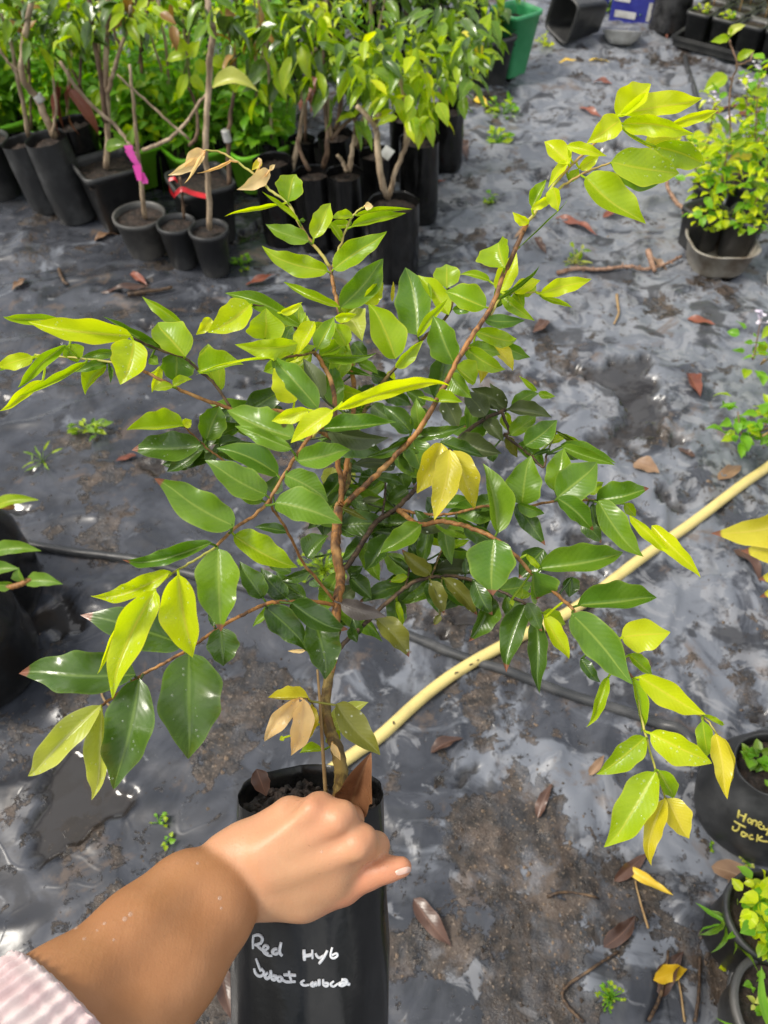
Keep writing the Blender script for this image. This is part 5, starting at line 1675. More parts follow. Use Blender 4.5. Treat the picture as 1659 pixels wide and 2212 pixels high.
# --- green pot and its neighbours
b = gp(1098, 165); r = thing('square_pot', b, 'tall bright green square pot standing at the end of the sapling block', 'pot')
square_pot(r, b, pxr(b, 40), pxr(b, 27), z_at(b, 18), M['green'], math.radians(38), .05)
foliage(r, [(b + (-.04, 0, .36), (.1, .08, .05), 24, .09, .18, .4, 'ML')], None, 91)
b = gp(1045, 185); r = thing('square_pot', b, 'black square pot of dark soil in front of the tall green one', 'pot')
square_pot(r, b, pxr(b, 44), pxr(b, 34), z_at(b, 72), M['pot'], math.radians(34), .04)
foliage(r, [(b + (-.05, -.02, .30), (.12, .08, .10), 46, .09, .2, .4, 'DML'), (b + (-.08, -.1, .16), (.10, .07, .08), 34, .075, .28, .3, 'SLM')], None, 92)
b = gp(1285, 78); b[2] += .10
ax = unit(np.array([-.86, -.50, .05]))
r = thing('square_pot', b, 'empty black square pot lying on its side with its dark mouth to the left', 'pot')
square_pot(r, b + np.array([-0.02, 0, -.01]), .092, .072, .22, M['pot'], 0.0, .05, ax=ax, fill=False)
b = gp(1340, 96); r = thing('bowl', b, 'shallow whitish plastic bowl tipped beside the fallen black pot', 'bowl')
mb = MB(); ax = unit((0.05, .30, 1))
R0 = pxr(b, 42)
lathe(mb, b, [(.003, 0), (R0 * .55, .004), (R0 * .80, .025), (R0, .058), (R0 * 1.04, .060), (R0 * .97, .056), (R0 * .76, .028), (R0 * .5, .010), (.003, .008)], 40, ax)
obj('shell', mb, M['white'], r)

# blue cartons with printing upside down
def text_mesh(txt, size, org, ux, uy, mat, parent, name='lettering'):
    cu = bpy.data.curves.new('t', 'FONT'); cu.body = txt; cu.size = size; cu.extrude = 0.0004
    o = bpy.data.objects.new('t', cu); COL.objects.link(o)
    bpy.context.view_layer.update()
    me = o.to_mesh()
    nn = np.cross(ux, uy)
    V = np.array([v.co[:] for v in me.vertices]); F = [tuple(p.vertices) for p in me.polygons]
    o.to_mesh_clear(); bpy.data.objects.remove(o, do_unlink=True); bpy.data.curves.remove(cu)
    mb = MB(); mb.add(np.array(org) + V[:, :1] * ux + V[:, 1:2] * uy + V[:, 2:3] * nn, F)
    return obj(name, mb, mat, parent, smooth=False)

def carton(c0, c1, hgt, dep, label, lines, panels):
    p0, p1 = gp(*c0), gp(*c1)
    ux = unit(np.array([p1[0] - p0[0], p1[1] - p0[1], 0])); W = np.linalg.norm((p1 - p0)[:2]); uy = np.array([0, 0, 1.0]); bk = np.cross(uy, ux)
    r = thing('carton', (p0 + p1) / 2, label, 'box', 'blue printed cartons at the top right')
    mb = MB(); e = .004
    for (a, b_, z0, z1, d0, d1) in ((0, W, 0, hgt, 0, dep),):
        V = []
        for x in (a, b_):
            for d in (d0, d1):
                for z in (z0, z1):
                    V.append(p0 + ux * x + bk * d + uy * z)
        mb.add(V, [(0, 1, 3, 2), (4, 6, 7, 5), (0, 4, 5, 1), (2, 3, 7, 6), (1, 5, 7, 3), (0, 2, 6, 4)])
    box = obj('box', mb, M['blue'], r, smooth=False)
    for x0, x1, z0, z1 in panels:
        mb = MB()
        V = [p0 + ux * W * x + uy * hgt * z - bk * .002 for x, z in ((x0, z0), (x1, z0), (x1, z1), (x0, z1))]
        V2 = [v + bk * .0016 for v in V]
        mb.add(V + V2, [(0, 1, 2, 3), (4, 7, 6, 5), (0, 4, 5, 1), (1, 5, 6, 2), (2, 6, 7, 3), (3, 7, 4, 0)])
        obj('printed_panel', mb, M['white'], box, smooth=False)
    for txt, size, x, z in lines:
        text_mesh(txt, size, p0 + ux * W * x + uy * hgt * z - bk * .004, -ux, -uy, M['white'], box)
carton((1314, 46), (1440, 66), .22, .16, 'blue carton with white panels and upside-down print beside the black roll', [('PRODUCT OF AUSTRALIA', .032, .62, .84), ], [(.03, .30, .42, .60), (.08, .44, .10, .24), (.62, .92, .10, .48)])
carton((1240, 28), (1310, 34), .20, .16, 'blue carton partly hidden by weeds behind the fallen black pot', [], [(.15, .85, .10, .40), (.3, .9, .55, .8)])

b = gp(1438, 70); r = thing('wrapped_roll', b, 'thick black roll in shiny stretch wrap standing by the blue carton', 'roll')
mb = MB(); R0 = pxr(b, 40)
lathe(mb, b, [(R0, 0)] + [(R0 * (1 + .025 * math.sin(i * 2.3) * math.sin(i * .7)), i * .022) for i in range(1, 30)] + [(R0 * .3, .64), (R0 * .28, .60)], 44, (.02, .03, 1), wob=lambda th, i: 1 + .012 * np.sin(2 * th + i * .5) + .006 * np.sin(5 * th + i))
obj('roll', mb, M['wrap'], r)

# --- long black tray of small square pots, upper right
pA, pB = gp(1448, 113), gp(1800, 206)
ux = unit((pB - pA) * (1, 1, 0)); bk = np.array([-ux[1], ux[0], 0]); W = np.linalg.norm((pB - pA)[:2]); TH = z_at(pA, 77); DP = .42
tr = thing('nursery_tray', pA, 'long black nursery tray filled with small square pots at the upper right', 'tray')
mb = MB()
def boxm(mb, o, u, v, w_, a, b_, c):
    V = [o + u * x + v * y + w_ * z for x in (0, a) for y in (0, b_) for z in (0, c)]
    mb.add(V, [(0, 1, 3, 2), (4, 6, 7, 5), (0, 4, 5, 1), (2, 3, 7, 6), (1, 5, 7, 3), (0, 2, 6, 4)])
Z3 = np.array([0, 0, 1.0])
boxm(mb, pA, ux, bk, Z3, W, .006, TH); boxm(mb, pA + bk * (DP - .006), ux, bk, Z3, W, .006, TH)
boxm(mb, pA + bk * .006, ux, bk, Z3, .006, DP - .012, TH); boxm(mb, pA + ux * (W - .006) + bk * .006, ux, bk, Z3, .006, DP - .012, TH)
boxm(mb, pA + bk * .006 + ux * .006 + Z3 * .002, ux, bk, Z3, W - .012, DP - .012, .008)
boxm(mb, pA - bk * .012 + Z3 * (TH - .012), ux, bk, Z3, W, .0118, .014)
boxm(mb, pA - ux * .012 - bk * .012 + Z3 * (TH - .012), ux, bk, Z3, .0118, DP + .02, .014)
obj('tray', mb, M['pot'], tr, smooth=False)
kk = 0
rotz = math.atan2(ux[1], ux[0])
PL = ['first pot from the left in the front row', 'second pot from the left in the front row', 'third pot from the left in the front row', 'fourth pot from the left in the front row', 'fifth pot from the left in the front row', 'sixth pot from the left in the front row']
for j in range(3):
    for i in range(6):
        c = pA + ux * (.075 + i * .128) + bk * (.075 + j * .132) + Z3 * .012
        if np.dot(ux, c - pA) > W - .06: continue
        lab = 'small black pot in the tray, ' + (PL[i] if j == 0 else PL[i].replace('front', 'middle' if j == 1 else 'rear'))
        r = thing('small_pot', c, lab, 'pot', 'small square pots in the black tray')
        square_pot(r, c, .054, .044, .135, M['pot'], rotz, .014)
        if j == 0 and i in (0, 1, 3, 5):
            foliage(r, [(c + Z3 * .14, (.035, .035, .015), 24, .022, .35, -.2, 'SLY')], None, 300 + kk, 'weeds')
        if j >= 1:
            stems(r, [([(0, 0), (0, 0)], .003, .002)], c, M['straw']) if False else None
            mb = MB(); top = c + Z3 * .36 + np.array([RNG.normal(0, .02), RNG.normal(0, .02), 0])
            tube(mb, spline(np.array([c + Z3 * .11, c + Z3 * .25 + RNG.normal(0, .006, 3), top]), 4), .003, 6); obj('stem', mb, M['straw'], r)
            foliage(r, [(top - Z3 * .02, (.09, .09, .07), 20, .095, .24, .35, 'YLLY' if i < 4 else 'LLY')], None, 330 + kk)
        kk += 1
# bigger leafy plants behind the tray
for k, (x, y, lab) in enumerate(((1560, 40, 'tall yellow green sapling behind the left part of the tray'), (1660, 60, 'tall yellow green sapling behind the right part of the tray'))):
    b = gp(x, y); r = thing('potted_sapling', b, lab, 'potted plant', 'yellow green saplings behind the tray')
    round_pot(r, b, .08, .06, .16, M['dim'])
    stems(r, [([(x, 20), (x, -60)], .006, .004)], b, M['browntrunk'])
    foliage(r, [(b + (0, 0, .34), (.16, .12, .12), 60, .11, .24, .35, 'YLLY')], None, 350 + k)

# --- cloudy tub with weedy pots, right
tb = gp(1540, 575); r = thing('plastic_tub', tb, 'shallow cloudy plastic tub crusted with dirt holding two weedy black pots', 'tub')
R0 = pxr(tb, 74); TH_ = .085
mb = MB()
wob2 = lambda th, i: (np.abs(np.cos(th)) ** 3 + np.abs(np.sin(th)) ** 3) ** (-1 / 3) * .93 * (1 + .01 * np.sin(9 * th))
lathe(mb, tb, [(.003, 0.001), (R0 * .80, 0.001), (R0 * .84, .01), (R0 * .98, TH_), (R0 * 1.06, TH_ + .002), (R0 * 1.06, TH_ + .006), (R0 * .97, TH_ + .004), (R0 * .82, .012), (.003, .006)], 44, wob=wob2)
obj('tub', mb, M['tub'], r)
for k, (x, y, lab) in enumerate(((1497, 548, 'weedy square black pot at the left side of the cloudy tub'), (1580, 560, 'weedy square black pot at the right side of the cloudy tub'))):
    b = gp(x, y); b[2] = tb[2] + .014
    r = thing('potted_weed', b, lab, 'potted plant', 'weedy pots in the cloudy tub')
    hh = .14
    square_pot(r, b, .058, .046, hh, M['pot'], .5 + k * .4, .008)
    c = b + Z3 * hh
    foliage(r, [(c + (0, -.03, -.005), (.06, .045, .03), 70, .030, .42, .3, 'YSL'), (c + (-.01, 0, .09), (.05, .05, .09), 60, .042, .30, .1, 'YLS'), (c + (.0, .02, .2), (.05, .05, .06), 26, .075, .17, .0, 'LYM')], None, 400 + k, 'weeds')
    mb = MB(); tube(mb, spline(np.array([c, c + (.01, 0, .1), c + (0, .02, .22)]), 4), .003, 6); obj('stem', mb, M['straw'], r)

def flower_weed(x, y, hts, label, seed, spread=.10, cnt=60, lt='SSLM', flowers=True, potr=.06):
    b = gp(x, y); r = thing('flowering_weed' if flowers else 'weedy_plant', b, label, 'weed', 'tall weeds at the right side')
    rg = np.random.default_rng(seed)
    if potr: round_pot(r, b, potr, potr * .75, .12, M['pot'])
    sp = []
    for k, h in enumerate(hts):
        top = b + np.array([rg.normal(0, spread * .7), rg.normal(0, spread * .5), h])
        mb = MB(); P = spline(np.array([b + Z3 * .10 + rg.normal(0, .015, 3) * (1, 1, 0), (b + top) / 2 + rg.normal(0, .02, 3), top]), 5)
        tube(mb, P, np.linspace(.003, .0016, len(P)), 5); obj('stem', mb, M['twig'] if k % 2 else M['straw'], r)
        for q in P[4::2]:
            sp.append((q, (.055, .05, .03), max(2, cnt // (len(hts) * 5)), .048, .34, .1, lt))
        if flowers:
            fm = MB()
            for _ in range(11):
                p = top + rg.normal(0, .009, 3)
                tube(fm, [top - Z3 * .01, p], .0006, 4)
                lathe(fm, p, [(.0005, 0), (.0055, .001), (.006, .004), (.0005, .005)], 6)
            obj('flower_head', fm, M['flower'], r)
    foliage(r, sp, None, seed)
    return r, b
flower_weed(1600, 440, (.40, .48, .56, .44, .36), 'tall weed with tiny white flowers rising behind the cloudy tub', 501, .15, 210, 'SSLY')
flower_weed(1690, 470, (.44, .54, .48, .38), 'tall flowering weed cut by the right edge above the cloudy tub', 502, .13, 190, 'SSLY')
flower_weed(1515, 470, (.26, .34, .42, .30), 'wispy yellow green weed rising left behind the cloudy tub', 506, .13, 150, 'YSLY')
flower_weed(1640, 380, (.40, .48, .34), 'thin flowering weed farther back near the tray', 503, .13, 110)
# olive-leaved seedling reaching above the weeds
b = gp(1585, 470); r = thing('potted_sapling', b, 'spindly seedling with a few large olive leaves and one white leaf', 'potted plant')
round_pot(r, b, .055, .042, .12, M['pot'])
q = lambda x, y: (1371.5 + x * .17355, y * .17355)
stems(r, [([(1590, 440), q(1180, 1500), q(1210, 1050), q(1240, 760), q(1190, 560), q(1170, 480)], .0032, .0024), ([q(1240, 800), q(1400, 720), q(1480, 660)], .003, .002), ([q(1215, 1000), q(1150, 930)], .003, .002),
          ([q(1270, 2200), q(1430, 1880), q(1540, 1700)], .004, .003)], b, M['twig'])
mb = MB(); letters = 'LOWM'
for bx, by, ex, ey, wd, l in ((1170, 470, 940, 520, 60, 'L'), (1180, 470, 1180, 350, 60, 'L'), (1150, 420, 1380, 310, 55, 'W'), (1150, 940, 850, 1140, 110, 'L'), (1270, 740, 1490, 630, 60, 'L'), (1660, 1130, 1420, 1160, 60, 'L'),
                            (1460, 1920, 1150, 2000, 75, 'O'), (1470, 1930, 1650, 1990, 75, 'O'), (1560, 2180, 1440, 2380, 150, 'M'), (1000, 1400, 850, 1530, 60, 'L'), (820, 1830, 950, 1950, 35, 'O'), (1200, 1800, 1350, 1650, 80, 'M'), (1350, 1830, 1500, 1720, 60, 'L'), (1600, 2300, 1480, 2560, 130, 'M')):
    p0, p1 = onY(*q(bx, by), b[1] - .02), onY(*q(ex, ey), b[1] - .03)
    k = np.dot(p0 - CAM, FWD) / FPX * .17355
    leaf(mb, p0, p1, -FWD + RNG.normal(0, .2, 3), wd * k, wd * k, .2, .3, bx, .08, .05, .08, 10, 3, .15, .5, m=letters.index(l))
obj('leaves', mb, [LM[k] for k in letters], r)

# --- right edge, nearer
def ground_weed(x, y, rad, cnt, L, wd, lt, label, seed, hgt=.03, name='weed', up=-.3, grp='small weeds growing on the sheet'):
    b = gp(x, y)
    rg = np.random.default_rng(seed); letters = list(dict.fromkeys(lt)); mb = MB()
    for i in range(cnt):
        a = rg.uniform(0, 6.28); rr = rad * math.sqrt(rg.random())
        p = b + np.array([rr * math.cos(a), rr * math.sin(a), hgt * rg.random() ** 1.5])
        bgleaf(mb, p, (math.cos(a) + rg.normal(0, .5), math.sin(a) + rg.normal(0, .5), -up * rg.uniform(.2, 1)), L * rg.uniform(.6, 1.2), wd, rg, letters.index(rg.choice(list(lt))), 5)
        tube(mb, spline([b, (b + p) / 2 + Z3 * .006, p], 2), .0008 + .0004 * (L > .03), 4)
    o = obj(name, mb, [LM[k] for k in letters])
    return tag(o, label, 'weed', grp)
flower_weed(1625, 985, (.16, .20, .24, .14), 'green weed clump growing against the yellow hose at the right edge', 504, .07, 150, 'SSL', False, 0)
flower_weed(1610, 830, (.16, .20), 'thin wiry weed with tiny flowers above the hose at the right edge', 505, .05, 44, 'SSL', True, 0)
W_ = [(195, 935, .035, 26, .030, .26, 'LML', 'pale green weed tuft on the sheet at left, below the yellow branch', 1), (95, 1000, .03, 12, .030, .10, 'ML', 'thin grassy weed on the sheet at the left edge', 2), (1075, 315, .035, 26, .038, .28, 'SL', 'bright green weed on the walkway right of the block', 3),
      (1062, 432, .025, 16, .02, .4, 'SL', 'low green weed below the bigger walkway weed', 4), (520, 575, .03, 16, .022, .4, 'SL', 'small green weed beside the three small pots', 5), (700, 1235, .06, 70, .012, .5, 'LML', 'patch of tiny pale weeds seen behind the lower trunk', 6),
      (1175, 100, .035, 20, .02, .45, 'YL', 'yellowish weed in front of the fallen black pot', 7), (345, 1780, .014, 9, .010, .4, 'SL', 'tiny weed on the dark mud above the forearm', 8), (365, 1822, .010, 5, .012, .45, 'SL', 'pair of tiny leaves on the mud nearest the forearm', 9),
      (1240, 575, .035, 14, .035, .2, 'WLM', 'pale drooping weed left of the thorny twig', 10), (1312, 2160, .020, 34, .0065, .5, 'SLL', 'mossy green weed at the bottom edge right of the bag', 11), (1525, 1838, .008, 6, .007, .5, 'SL', 'tiny weed at the foot of the large bag', 12),
      (1600, 1868, .009, 6, .008, .5, 'SW', 'tiny pale weed under the large bag by the brown leaf', 13), (1560, 2090, .009, 5, .012, .5, 'Y', 'yellow green seedling leaf beside the corner pot', 14),
      (1335, 25, .09, 60, .06, .3, 'SLM', 'weed growing in front of the blue carton', 16), (1400, 45, .06, 50, .06, .3, 'SL', 'weed growing at the end of the blue carton', 17), (1085, 245, .06, 40, .04, .3, 'SLM', 'weed at the foot of the black square pot', 18)]
for x, y, rad, cnt, L, wd, lt, lab, sd_ in W_:
    ground_weed(x, y, rad, cnt, L, wd, lt, lab, 600 + sd_, hgt=.05 if rad > .03 else .02)

# the large folded bag with yellow writing, right edge
b = gp(1648, 1752); r = thing('potted_plant', b, 'squat dusty black bag with yellow handwriting at the right edge', 'potted plant')
ztop = .235
mb = MB()
ph = np.random.default_rng(4).uniform(0, 6.28, 6)
wobh = lambda th, i: 1 + .03 * np.cos(2 * th + ph[0]) + .022 * np.sin(3 * th + ph[1] + i * .12) + .012 * np.sin(7 * th + ph[2] + i * .3)
prof = [(.004, 0), (.085, .001), (.108, .012), (.116, .035), (.117, .07), (.112, .11), (.102, .145), (.090, .175), (.074, .200), (.064, .218), (.060, .232), (.0575, .238), (.0545, .234), (.054, .21), (.056, .185)]
prof = spline(np.array(prof), 3)
cc = b
rimp = G(1668, 1648, .18); hax = unit(rimp - b); hs_ = np.linalg.norm(rimp - b) / .238
prof = [(q[0], q[1] * hs_) for q in prof]
lathe(mb, cc, [tuple(p) for p in prof], 64, hax, wob=wobh)
hb_ = obj('bag', mb, M['old_bag'], r)
hbv = BVHTree.FromPolygons([Vector(v) for v in mb.arrays()[0]], mb.arrays()[1])
ctop = cc + hax * .20 * hs_
obj('soil', soil_disc(ctop, hax, RT, .057, 0, 32, 10, .006, 5), M['soil'], r)
foliage(r, [(ctop + (-.022, .02, .01), (.018, .018, .008), 26, .020, .4, -.2, 'SM'), (ctop + (.0, -.035, .004), (.02, .012, .004), 10, .016, .4, -.1, 'SL')], None, 640, 'weeds')
HON = [[(516, 812), (513, 836), (508, 862)], [(511, 838), (532, 848), (552, 856)], [(562, 836), (552, 862), (542, 888)], [(585, 866), (572, 880), (582, 896), (598, 886), (585, 866)],
       [(606, 874), (602, 894), (598, 908)], [(602, 890), (618, 880), (630, 890), (626, 918)], [(640, 908), (662, 906), (656, 890), (642, 896), (644, 922), (660, 936), (682, 936)], [(674, 912), (682, 936), (704, 938)], [(716, 906), (706, 950), (694, 976)],
       [(484, 884), (520, 906), (560, 926)], [(522, 906), (512, 936), (494, 948), (474, 936), (478, 918)], [(560, 966), (538, 956), (532, 976), (552, 984), (566, 968), (572, 986)], [(606, 976), (588, 978), (586, 998), (612, 1002)],
       [(638, 972), (634, 996), (630, 1018)], [(668, 984), (640, 1000), (668, 1014), (706, 1018)]]
ink(HON, 'm', hbv, .0017, M['yink'], hb_)

# pots in the lower right corner
b = G(1652, 1985, .15); b[2] = hz(b); r = thing('potted_plant', b, 'grey black bag with a bushy yellow green plant at the lower right edge', 'potted plant')
_, c = round_pot(r, b, .062, .055, .15, M['old_bag'])
foliage(r, [(c + (.0, .0, .04), (.055, .055, .03), 130, .028, .42, .1, 'YSLY'), (c + (-.05, -.01, .0), (.02, .03, .01), 10, .05, .10, .0, 'SM')], None, 650)
b = G(1690, 2190, .13); b[2] = hz(b); r = thing('potted_plant', b, 'round pot with a grey rim in the lower right corner, strappy green blades over it', 'potted plant')
_, c = round_pot(r, b, .072, .058, .13, M['greypot'], .025, .006)
mb = MB()
zc = np.dot(c - CAM, FWD) - .03
for (p, q_, wd) in (((1700, 2222), (1545, 2198), .006), ((1668, 2225), (1645, 2085), .007)):
    leaf(mb, at(*p, zc), at(*q_, zc + .01), -FWD, wd, wd, .2, .3, 3, .05, .1, .02, 14, 3, .1, .6)
obj('blades', mb, LM['S'], r)
foliage(r, [(c + (-.03, .02, .008), (.012, .03, .004), 12, .014, .45, -.1, 'WS')], None, 655, 'weeds')

# yellow-leaved sapling leaning in from the right edge
b = gp(1900, 1330); r = thing('potted_sapling', b, 'yellow leaves of a sapling leaning in from outside the right edge', 'potted plant')
round_pot(r, b, .07, .055, .16, M['pot'])
mb = MB(); top = at(1720, 1120, 1.15)
tube(mb, spline(np.array([b + Z3 * .14, (b + top) / 2 + (0.03, 0, .05), at(1745, 1190, 1.16), top]), 6), .005, 8); obj('stem', mb, M['browntrunk'], r)
mb = MB()
for p, q_, wd in (((1730, 1110), (1535, 1152), 44), ((1740, 1160), (1600, 1190), 42), ((1740, 1200), (1637, 1252), 38), ((1735, 1215), (1640, 1290), 30), ((1735, 1100), (1800, 1000), 42), ((1740, 1150), (1880, 1120), 42)):
    leaf(mb, at(*p, 1.15), at(*q_, 1.13), -FWD, wd * 1.15 / FPX, wd * .8 * 1.15 / FPX, .15, .3, abs(p[0] + q_[0]), .08, .06, .07, 14, 4, .15, .8, tip=1.0)
obj('leaves', mb, LM['O'], r)

# dark bags at the left edge
for k, (x, y, rpx, yt, lab, lf) in enumerate(((-32, 1290, 128, 1110, 'tall shiny black bag at the left edge, behind the other one', [((-20, 1100), (85, 1080), 16, 'L')]),
        (-45, 1440, 135, 1270, 'black bag at the left edge in front, under the grey green leaves', [((-20, 1195), (90, 1190), 20, 'M'), ((-30, 1240), (42, 1228), 20, 'H'), ((55, 1258), (136, 1262), 20, 'H'), ((50, 1256), (40, 1225), 16, 'H'), ((30, 1262), (-30, 1256), 14, 'M')]))):
    b = gp(x, y); r = thing('potted_sapling', b, lab, 'potted plant', 'black bags at the left edge')
    h = z_at(b, yt)
    poly_bag(r, b, pxr(b, rpx * .62), pxr(b, rpx * 1.02), h, M['bag'], (-.02, .02), 700 + k, .035, .01)
    c = b + Z3 * h
    dz_ = np.dot(c - CAM, FWD) - .10
    tip_ = at(10, 1268 if k else 1095, dz_)
    mb = MB(); tube(mb, spline(np.array([c, (c + tip_) / 2 + (-.02, 0, .03), tip_, at(70 if k else 30, 1250 if k else 1092, dz_)]), 6), .005, 7); obj('stem', mb, M['redstem'], r)
    mb = MB(); let = list(dict.fromkeys(a[3] for a in lf))
    for p, q_, wd, l in lf:
        leaf(mb, at(*p, dz_), at(*q_, dz_ - .01), -FWD, wd * dz_ / FPX, wd * .8 * dz_ / FPX, .2, .5, abs(q_[0]) + 7, .06, .08, .07, 12, 4, .15, .6, m=let.index(l))
    obj('leaves', mb, [LM[l] for l in let], r)

# ------------------------------------------------------------------ fallen leaves, twigs and crumbs
def fallen(x0, y0, x1, y1, wd, typ, label, seed, lift=.004):
    p0, p1 = gp(x0, y0), gp(x1, y1)
    p0[2] += lift; p1[2] += lift
    mid = (p0 + p1) / 2; zm = hz(mid) + lift
    k = pxr(mid, wd)
    mb = MB()
    rg = np.random.default_rng(seed)
    leaf(mb, p0, p1, (rg.normal(0, .15), rg.normal(0, .15), 1), k, k * rg.uniform(.75, 1), rg.uniform(.05, .5), rg.uniform(.05, .5), seed, .05 + max(0, (zm - (p0[2] + p1[2]) / 2) / (np.linalg.norm(p1 - p0) + 1e-6)), rg.uniform(-.06, .06), .10, 14, 4, .1, rg.random())
    return tag(obj('dry_leaf', mb, LM[typ]), label, 'dry leaf', 'fallen leaves on the black sheet')
FL = [
 (1195, 478, 1290, 512, 13, 'R', 'long reddish dead leaf on the walkway right of the sapling tip'), (1300, 478, 1365, 452, 13, 'R', 'red dead leaf below the big hanging leaf at upper right'),
 (1280, 183, 1320, 197, 10, 'R', 'small reddish leaf on the walkway above the tall branch tip'), (1485, 812, 1508, 870, 19, 'R', 'broad red brown leaf lying alone right of the crown'), (532, 622, 598, 598, 11, 'R', 'orange brown leaf lying below the small pots'),
 (893, 1945, 975, 2048, 24, 'K', 'dark brown veined leaf on the sheet right of the held bag'), (478, 2090, 508, 2212, 22, 'K', 'dark leaf half hidden at the bottom left of the held bag'), (1345, 1872, 1448, 1940, 13, 'G', 'long bright yellow fallen leaf at lower right'),
 (1325, 1905, 1400, 1842, 14, 'K', 'brown leaf lying under the long yellow leaf'), (1527, 1880, 1640, 1930, 26, 'T', 'big curled brown leaf at the foot of the large bag'), (1400, 2125, 1478, 2098, 20, 'G', 'short yellow leaf with a brown tip near the bottom edge'),
 (1205, 145, 1242, 150, 6, 'G', 'small yellow leaf on the walkway, left of a pair'), (1270, 140, 1315, 146, 7, 'G', 'small yellow leaf on the walkway, right of a pair'), (1022, 225, 1052, 238, 12, 'G', 'curled yellow leaf on the walkway beside the sapling block'),
 (985, 310, 1010, 352, 14, 'K', 'dark reddish leaf on the walkway below the curled yellow one'), (920, 405, 962, 398, 9, 'R', 'red brown leaf against the foot of the black bags'), (1150, 530, 1180, 556, 11, 'K', 'small brown leaf beside the tall branch'),
 (1580, 1195, 1640, 1265, 18, 'K', 'dull brown leaf under the yellow leaves at the right edge'), (1365, 1010, 1420, 1035, 22, 'T', 'crumpled tan leaf on the sheet near the right leaves'), (1545, 1050, 1600, 1010, 15, 'T', 'pale curled leaf by the yellow hose'),
 (930, 1630, 1000, 1600, 16, 'K', 'dark leaf flat on the mud right of the bag rim'), (1160, 1770, 1190, 1700, 13, 'K', 'narrow grey brown leaf on the wet sheet'), 
 (1300, 2050, 1370, 1980, 20, 'K', 'dark wet leaf lying in the mud above the yellow leaf'), (1420, 2160, 1470, 2060, 22, 'K', 'long wet dead leaf standing out of the mud'), 
 (1270, 1680, 1300, 1640, 12, 'T', 'small tan leaf right of the hose marks'), (1240, 1380, 1300, 1350, 12, 'T', 'tan leaf under the drooping leaves at right'),
 (295, 985, 250, 1000, 10, 'R', 'small red leaf on the sheet left of the crown'), (370, 1000, 385, 975, 14, 'R', 'reddish leaf just behind the dark glossy leaf at left'), (150, 470, 100, 455, 12, 'R', 'red brown scrap of leaf at the foot of the grey bags'),
 (205, 525, 260, 505, 12, 'T', 'tan dead leaf in front of the square pot'), (285, 600, 320, 622, 10, 'R', 'brown leaf on the soil below the dusty pot'), (220, 640, 330, 628, 8, 'K', 'long dark leaf strip lying across the sheet at left'),
 (1250, 240, 1300, 262, 9, 'R', 'reddish leaf on the walkway left of the tall branch'), (1400, 560, 1440, 590, 10, 'T', 'tan leaf beside the thorny twig'), (1530, 250, 1600, 230, 10, 'R', 'orange brown leaf in front of the tray, left one'),
 (1590, 262, 1650, 250, 10, 'R', 'red brown leaf in front of the tray, right one'), (1480, 300, 1520, 320, 8, 'R', 'small red leaf near the thin grey pipe'), (1140, 500, 1110, 520, 8, 'T', 'small tan leaf left of the tall branch'),
 (1180, 700, 1150, 725, 14, 'K', 'dark dead leaf right of the crown, by the mud patch'), (1480, 700, 1540, 715, 12, 'R', 'reddish leaf right of the mud patch'), 
 (1495, 1000, 1460, 975, 9, 'K', 'small dark leaf above the yellow hose'), (650, 1560, 600, 1530, 12, 'K', 'dark leaf on mud just above the bag'), (60, 610, 30, 640, 12, 'T', 'tan scrap on the sheet near the left edge'),
 (1450, 90, 1475, 105, 12, 'T', 'pale crumpled leaf at the corner of the black tray'), (1420, 70, 1440, 88, 10, 'R', 'red brown leaf at the foot of the black roll'), (1485, 118, 1515, 128, 9, 'T', 'pinkish dry leaf at the end of the thin grey pipe'),
]
for i, (x0, y0, x1, y1, wd, typ, lab) in enumerate(FL):
    fallen(x0, y0, x1, y1, wd, typ, lab, 900 + i)

def twig(pts, r, label, mat='twig', thorns=0, lift=.004, name='twig'):
    P = spline(np.array(pts, float), 6)
    W = np.array([gp(*q[:2]) for q in P]); W[:, 2] += r + lift + (P[:, 2] if P.shape[1] > 2 else 0)
    mb = MB(); tube(mb, W, np.linspace(r, r * .7, len(W)), 8, .12)
    if thorns:
        rg = np.random.default_rng(3)
        for _ in range(thorns):
            i = rg.integers(1, len(W) - 1); d = unit(rg.normal(0, 1, 3) + (0, 0, .8))
            tube(mb, [W[i], W[i] + d * r * 2.2], [r * .55, r * .15], 5)
    return tag(obj(name, mb, M[mat]), label, 'twig')
twig([(1200, 603, 0), (1270, 597, 0), (1340, 594, 0), (1400, 590, .0), (1466, 572, .01)], .0066, 'pinkish thorny dry twig lying left of the cloudy tub', thorns=44)
twig([(1476, 548, .02), (1462, 500, .04), (1440, 460, .05), (1418, 425, .05)], .0085, 'smooth pale brown stick leaning on the cloudy tub')
twig([(1392, 568, .03), (1410, 600, 0)], .010, 'short stubby brown stick end on the thorny twig', )
twig([(130, 590), (140, 615), (150, 622)], .006, 'short dark twig on the sheet at the left', 'darkbark')
twig([(280, 650), (330, 640), (375, 630)], .007, 'dark stick lying on the debris at left, below the small pots', 'darkbark')
twig([(1255, 2212), (1210, 2150), (1270, 2100), (1330, 2060)], .0028, 'thin dark bent twig near the bottom edge', 'darkbark')
twig([(1390, 2212), (1420, 2150), (1435, 2060)], .003, 'dark straight twig between the wet leaves', 'darkbark')
twig([(1490, 2212), (1500, 2140), (1505, 2070)], .003, 'thin dark twig beside the corner pipe', 'darkbark')
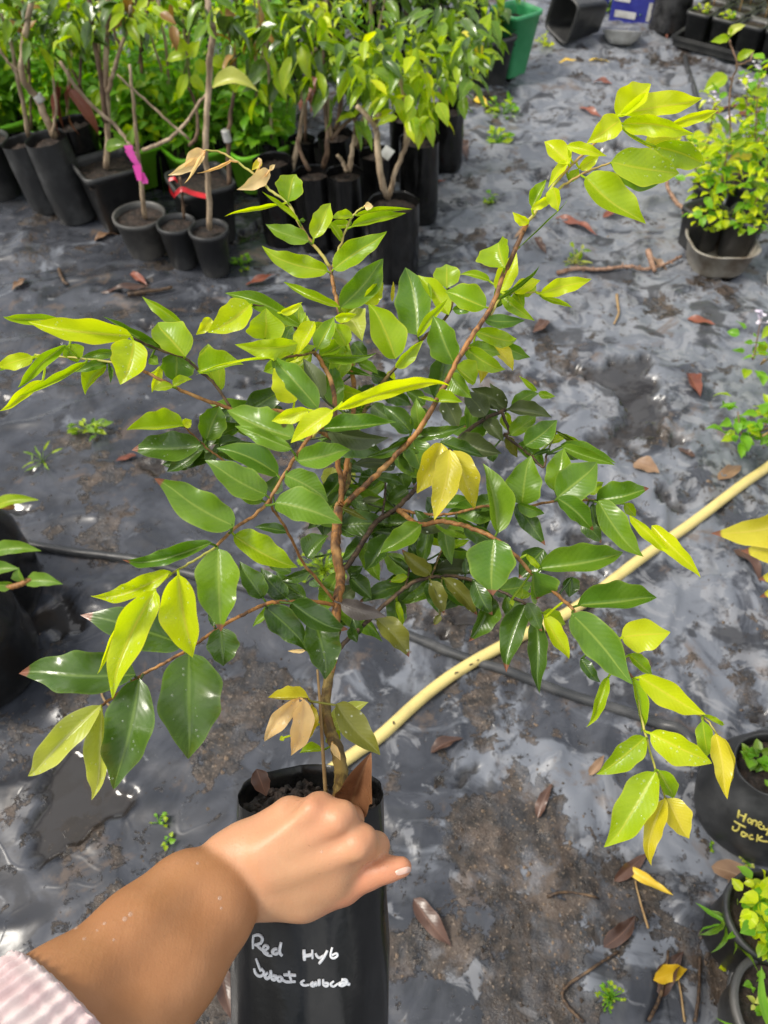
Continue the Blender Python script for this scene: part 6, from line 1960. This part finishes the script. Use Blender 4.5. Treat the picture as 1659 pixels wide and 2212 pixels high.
twig([(1470, 2212), (1462, 2150), (1455, 2100)], .002, 'pale straw stuck in the mud below the short yellow leaf', 'straw')
twig([(1330, 645), (1335, 680), (1325, 705)], .004, 'straw coloured stem lying below the thorny twig', 'straw')
twig([(1395, 2010), (1370, 1905)], .002, 'short thin straw near the long yellow leaf', 'straw')
twig([(1180, 1940), (1225, 1930), (1290, 1945)], .0025, 'thin dark root lying on the wet sheet', 'darkbark')
twig([(225, 1470), (230, 1520), (290, 1560)], .002, 'thin pale root in the dark puddle', 'straw')
b = gp(1655, 622)
mb = MB(); boxm(mb, b + Z3 * .004, unit(np.array([.2, 1, .25])), unit(np.array([1, -.2, 0])), Z3, .05, .05, .012)
tag(obj('plastic_scrap', mb, M['white'], smooth=False), 'small white plastic scrap at the right edge below the cloudy tub', 'scrap')

# crumbs of mud and grit: nobody could count them
rg = np.random.default_rng(77)
mb = MB()
ico = np.array([(0, 0, 1), (.9, 0, .3), (-.45, .8, .3), (-.45, -.8, .3), (.45, .8, -.4), (.45, -.8, -.4), (-.9, 0, -.4)])
fc = [(0, 1, 2), (0, 2, 3), (0, 3, 1), (1, 4, 2), (2, 6, 3), (3, 5, 1), (1, 5, 4), (2, 4, 6), (3, 6, 5), (4, 5, 6)]
N = 26000
px_ = rg.uniform(-60, 1720, N); py_ = 2240 - (rg.random(N) ** .8) * 2150
r_ = FWD[None] + RT[None] * ((px_ - 829.5) / FPX)[:, None] - UP[None] * ((py_ - 1106) / FPX)[:, None]
Pg = CAM + r_ * (-CAM_H / r_[:, 2])[:, None]
md, wt = masks(Pg[:, 0], Pg[:, 1])
keep = (rg.random(N) < .02 + .42 * md) & (wt < .3)
Pg = Pg[keep]; Pg[:, 2] = height(Pg[:, 0], Pg[:, 1])
for p in Pg:
    s = .0013 + .0042 * rg.random() ** 4
    mb.add(ico * s * rg.uniform(.6, 1.3, 3) + p, fc)
tag(obj('mud_crumbs', mb, M['crumb'], smooth=False), 'crumbs of mud and bark scattered over the black sheet', 'debris', kind='stuff')
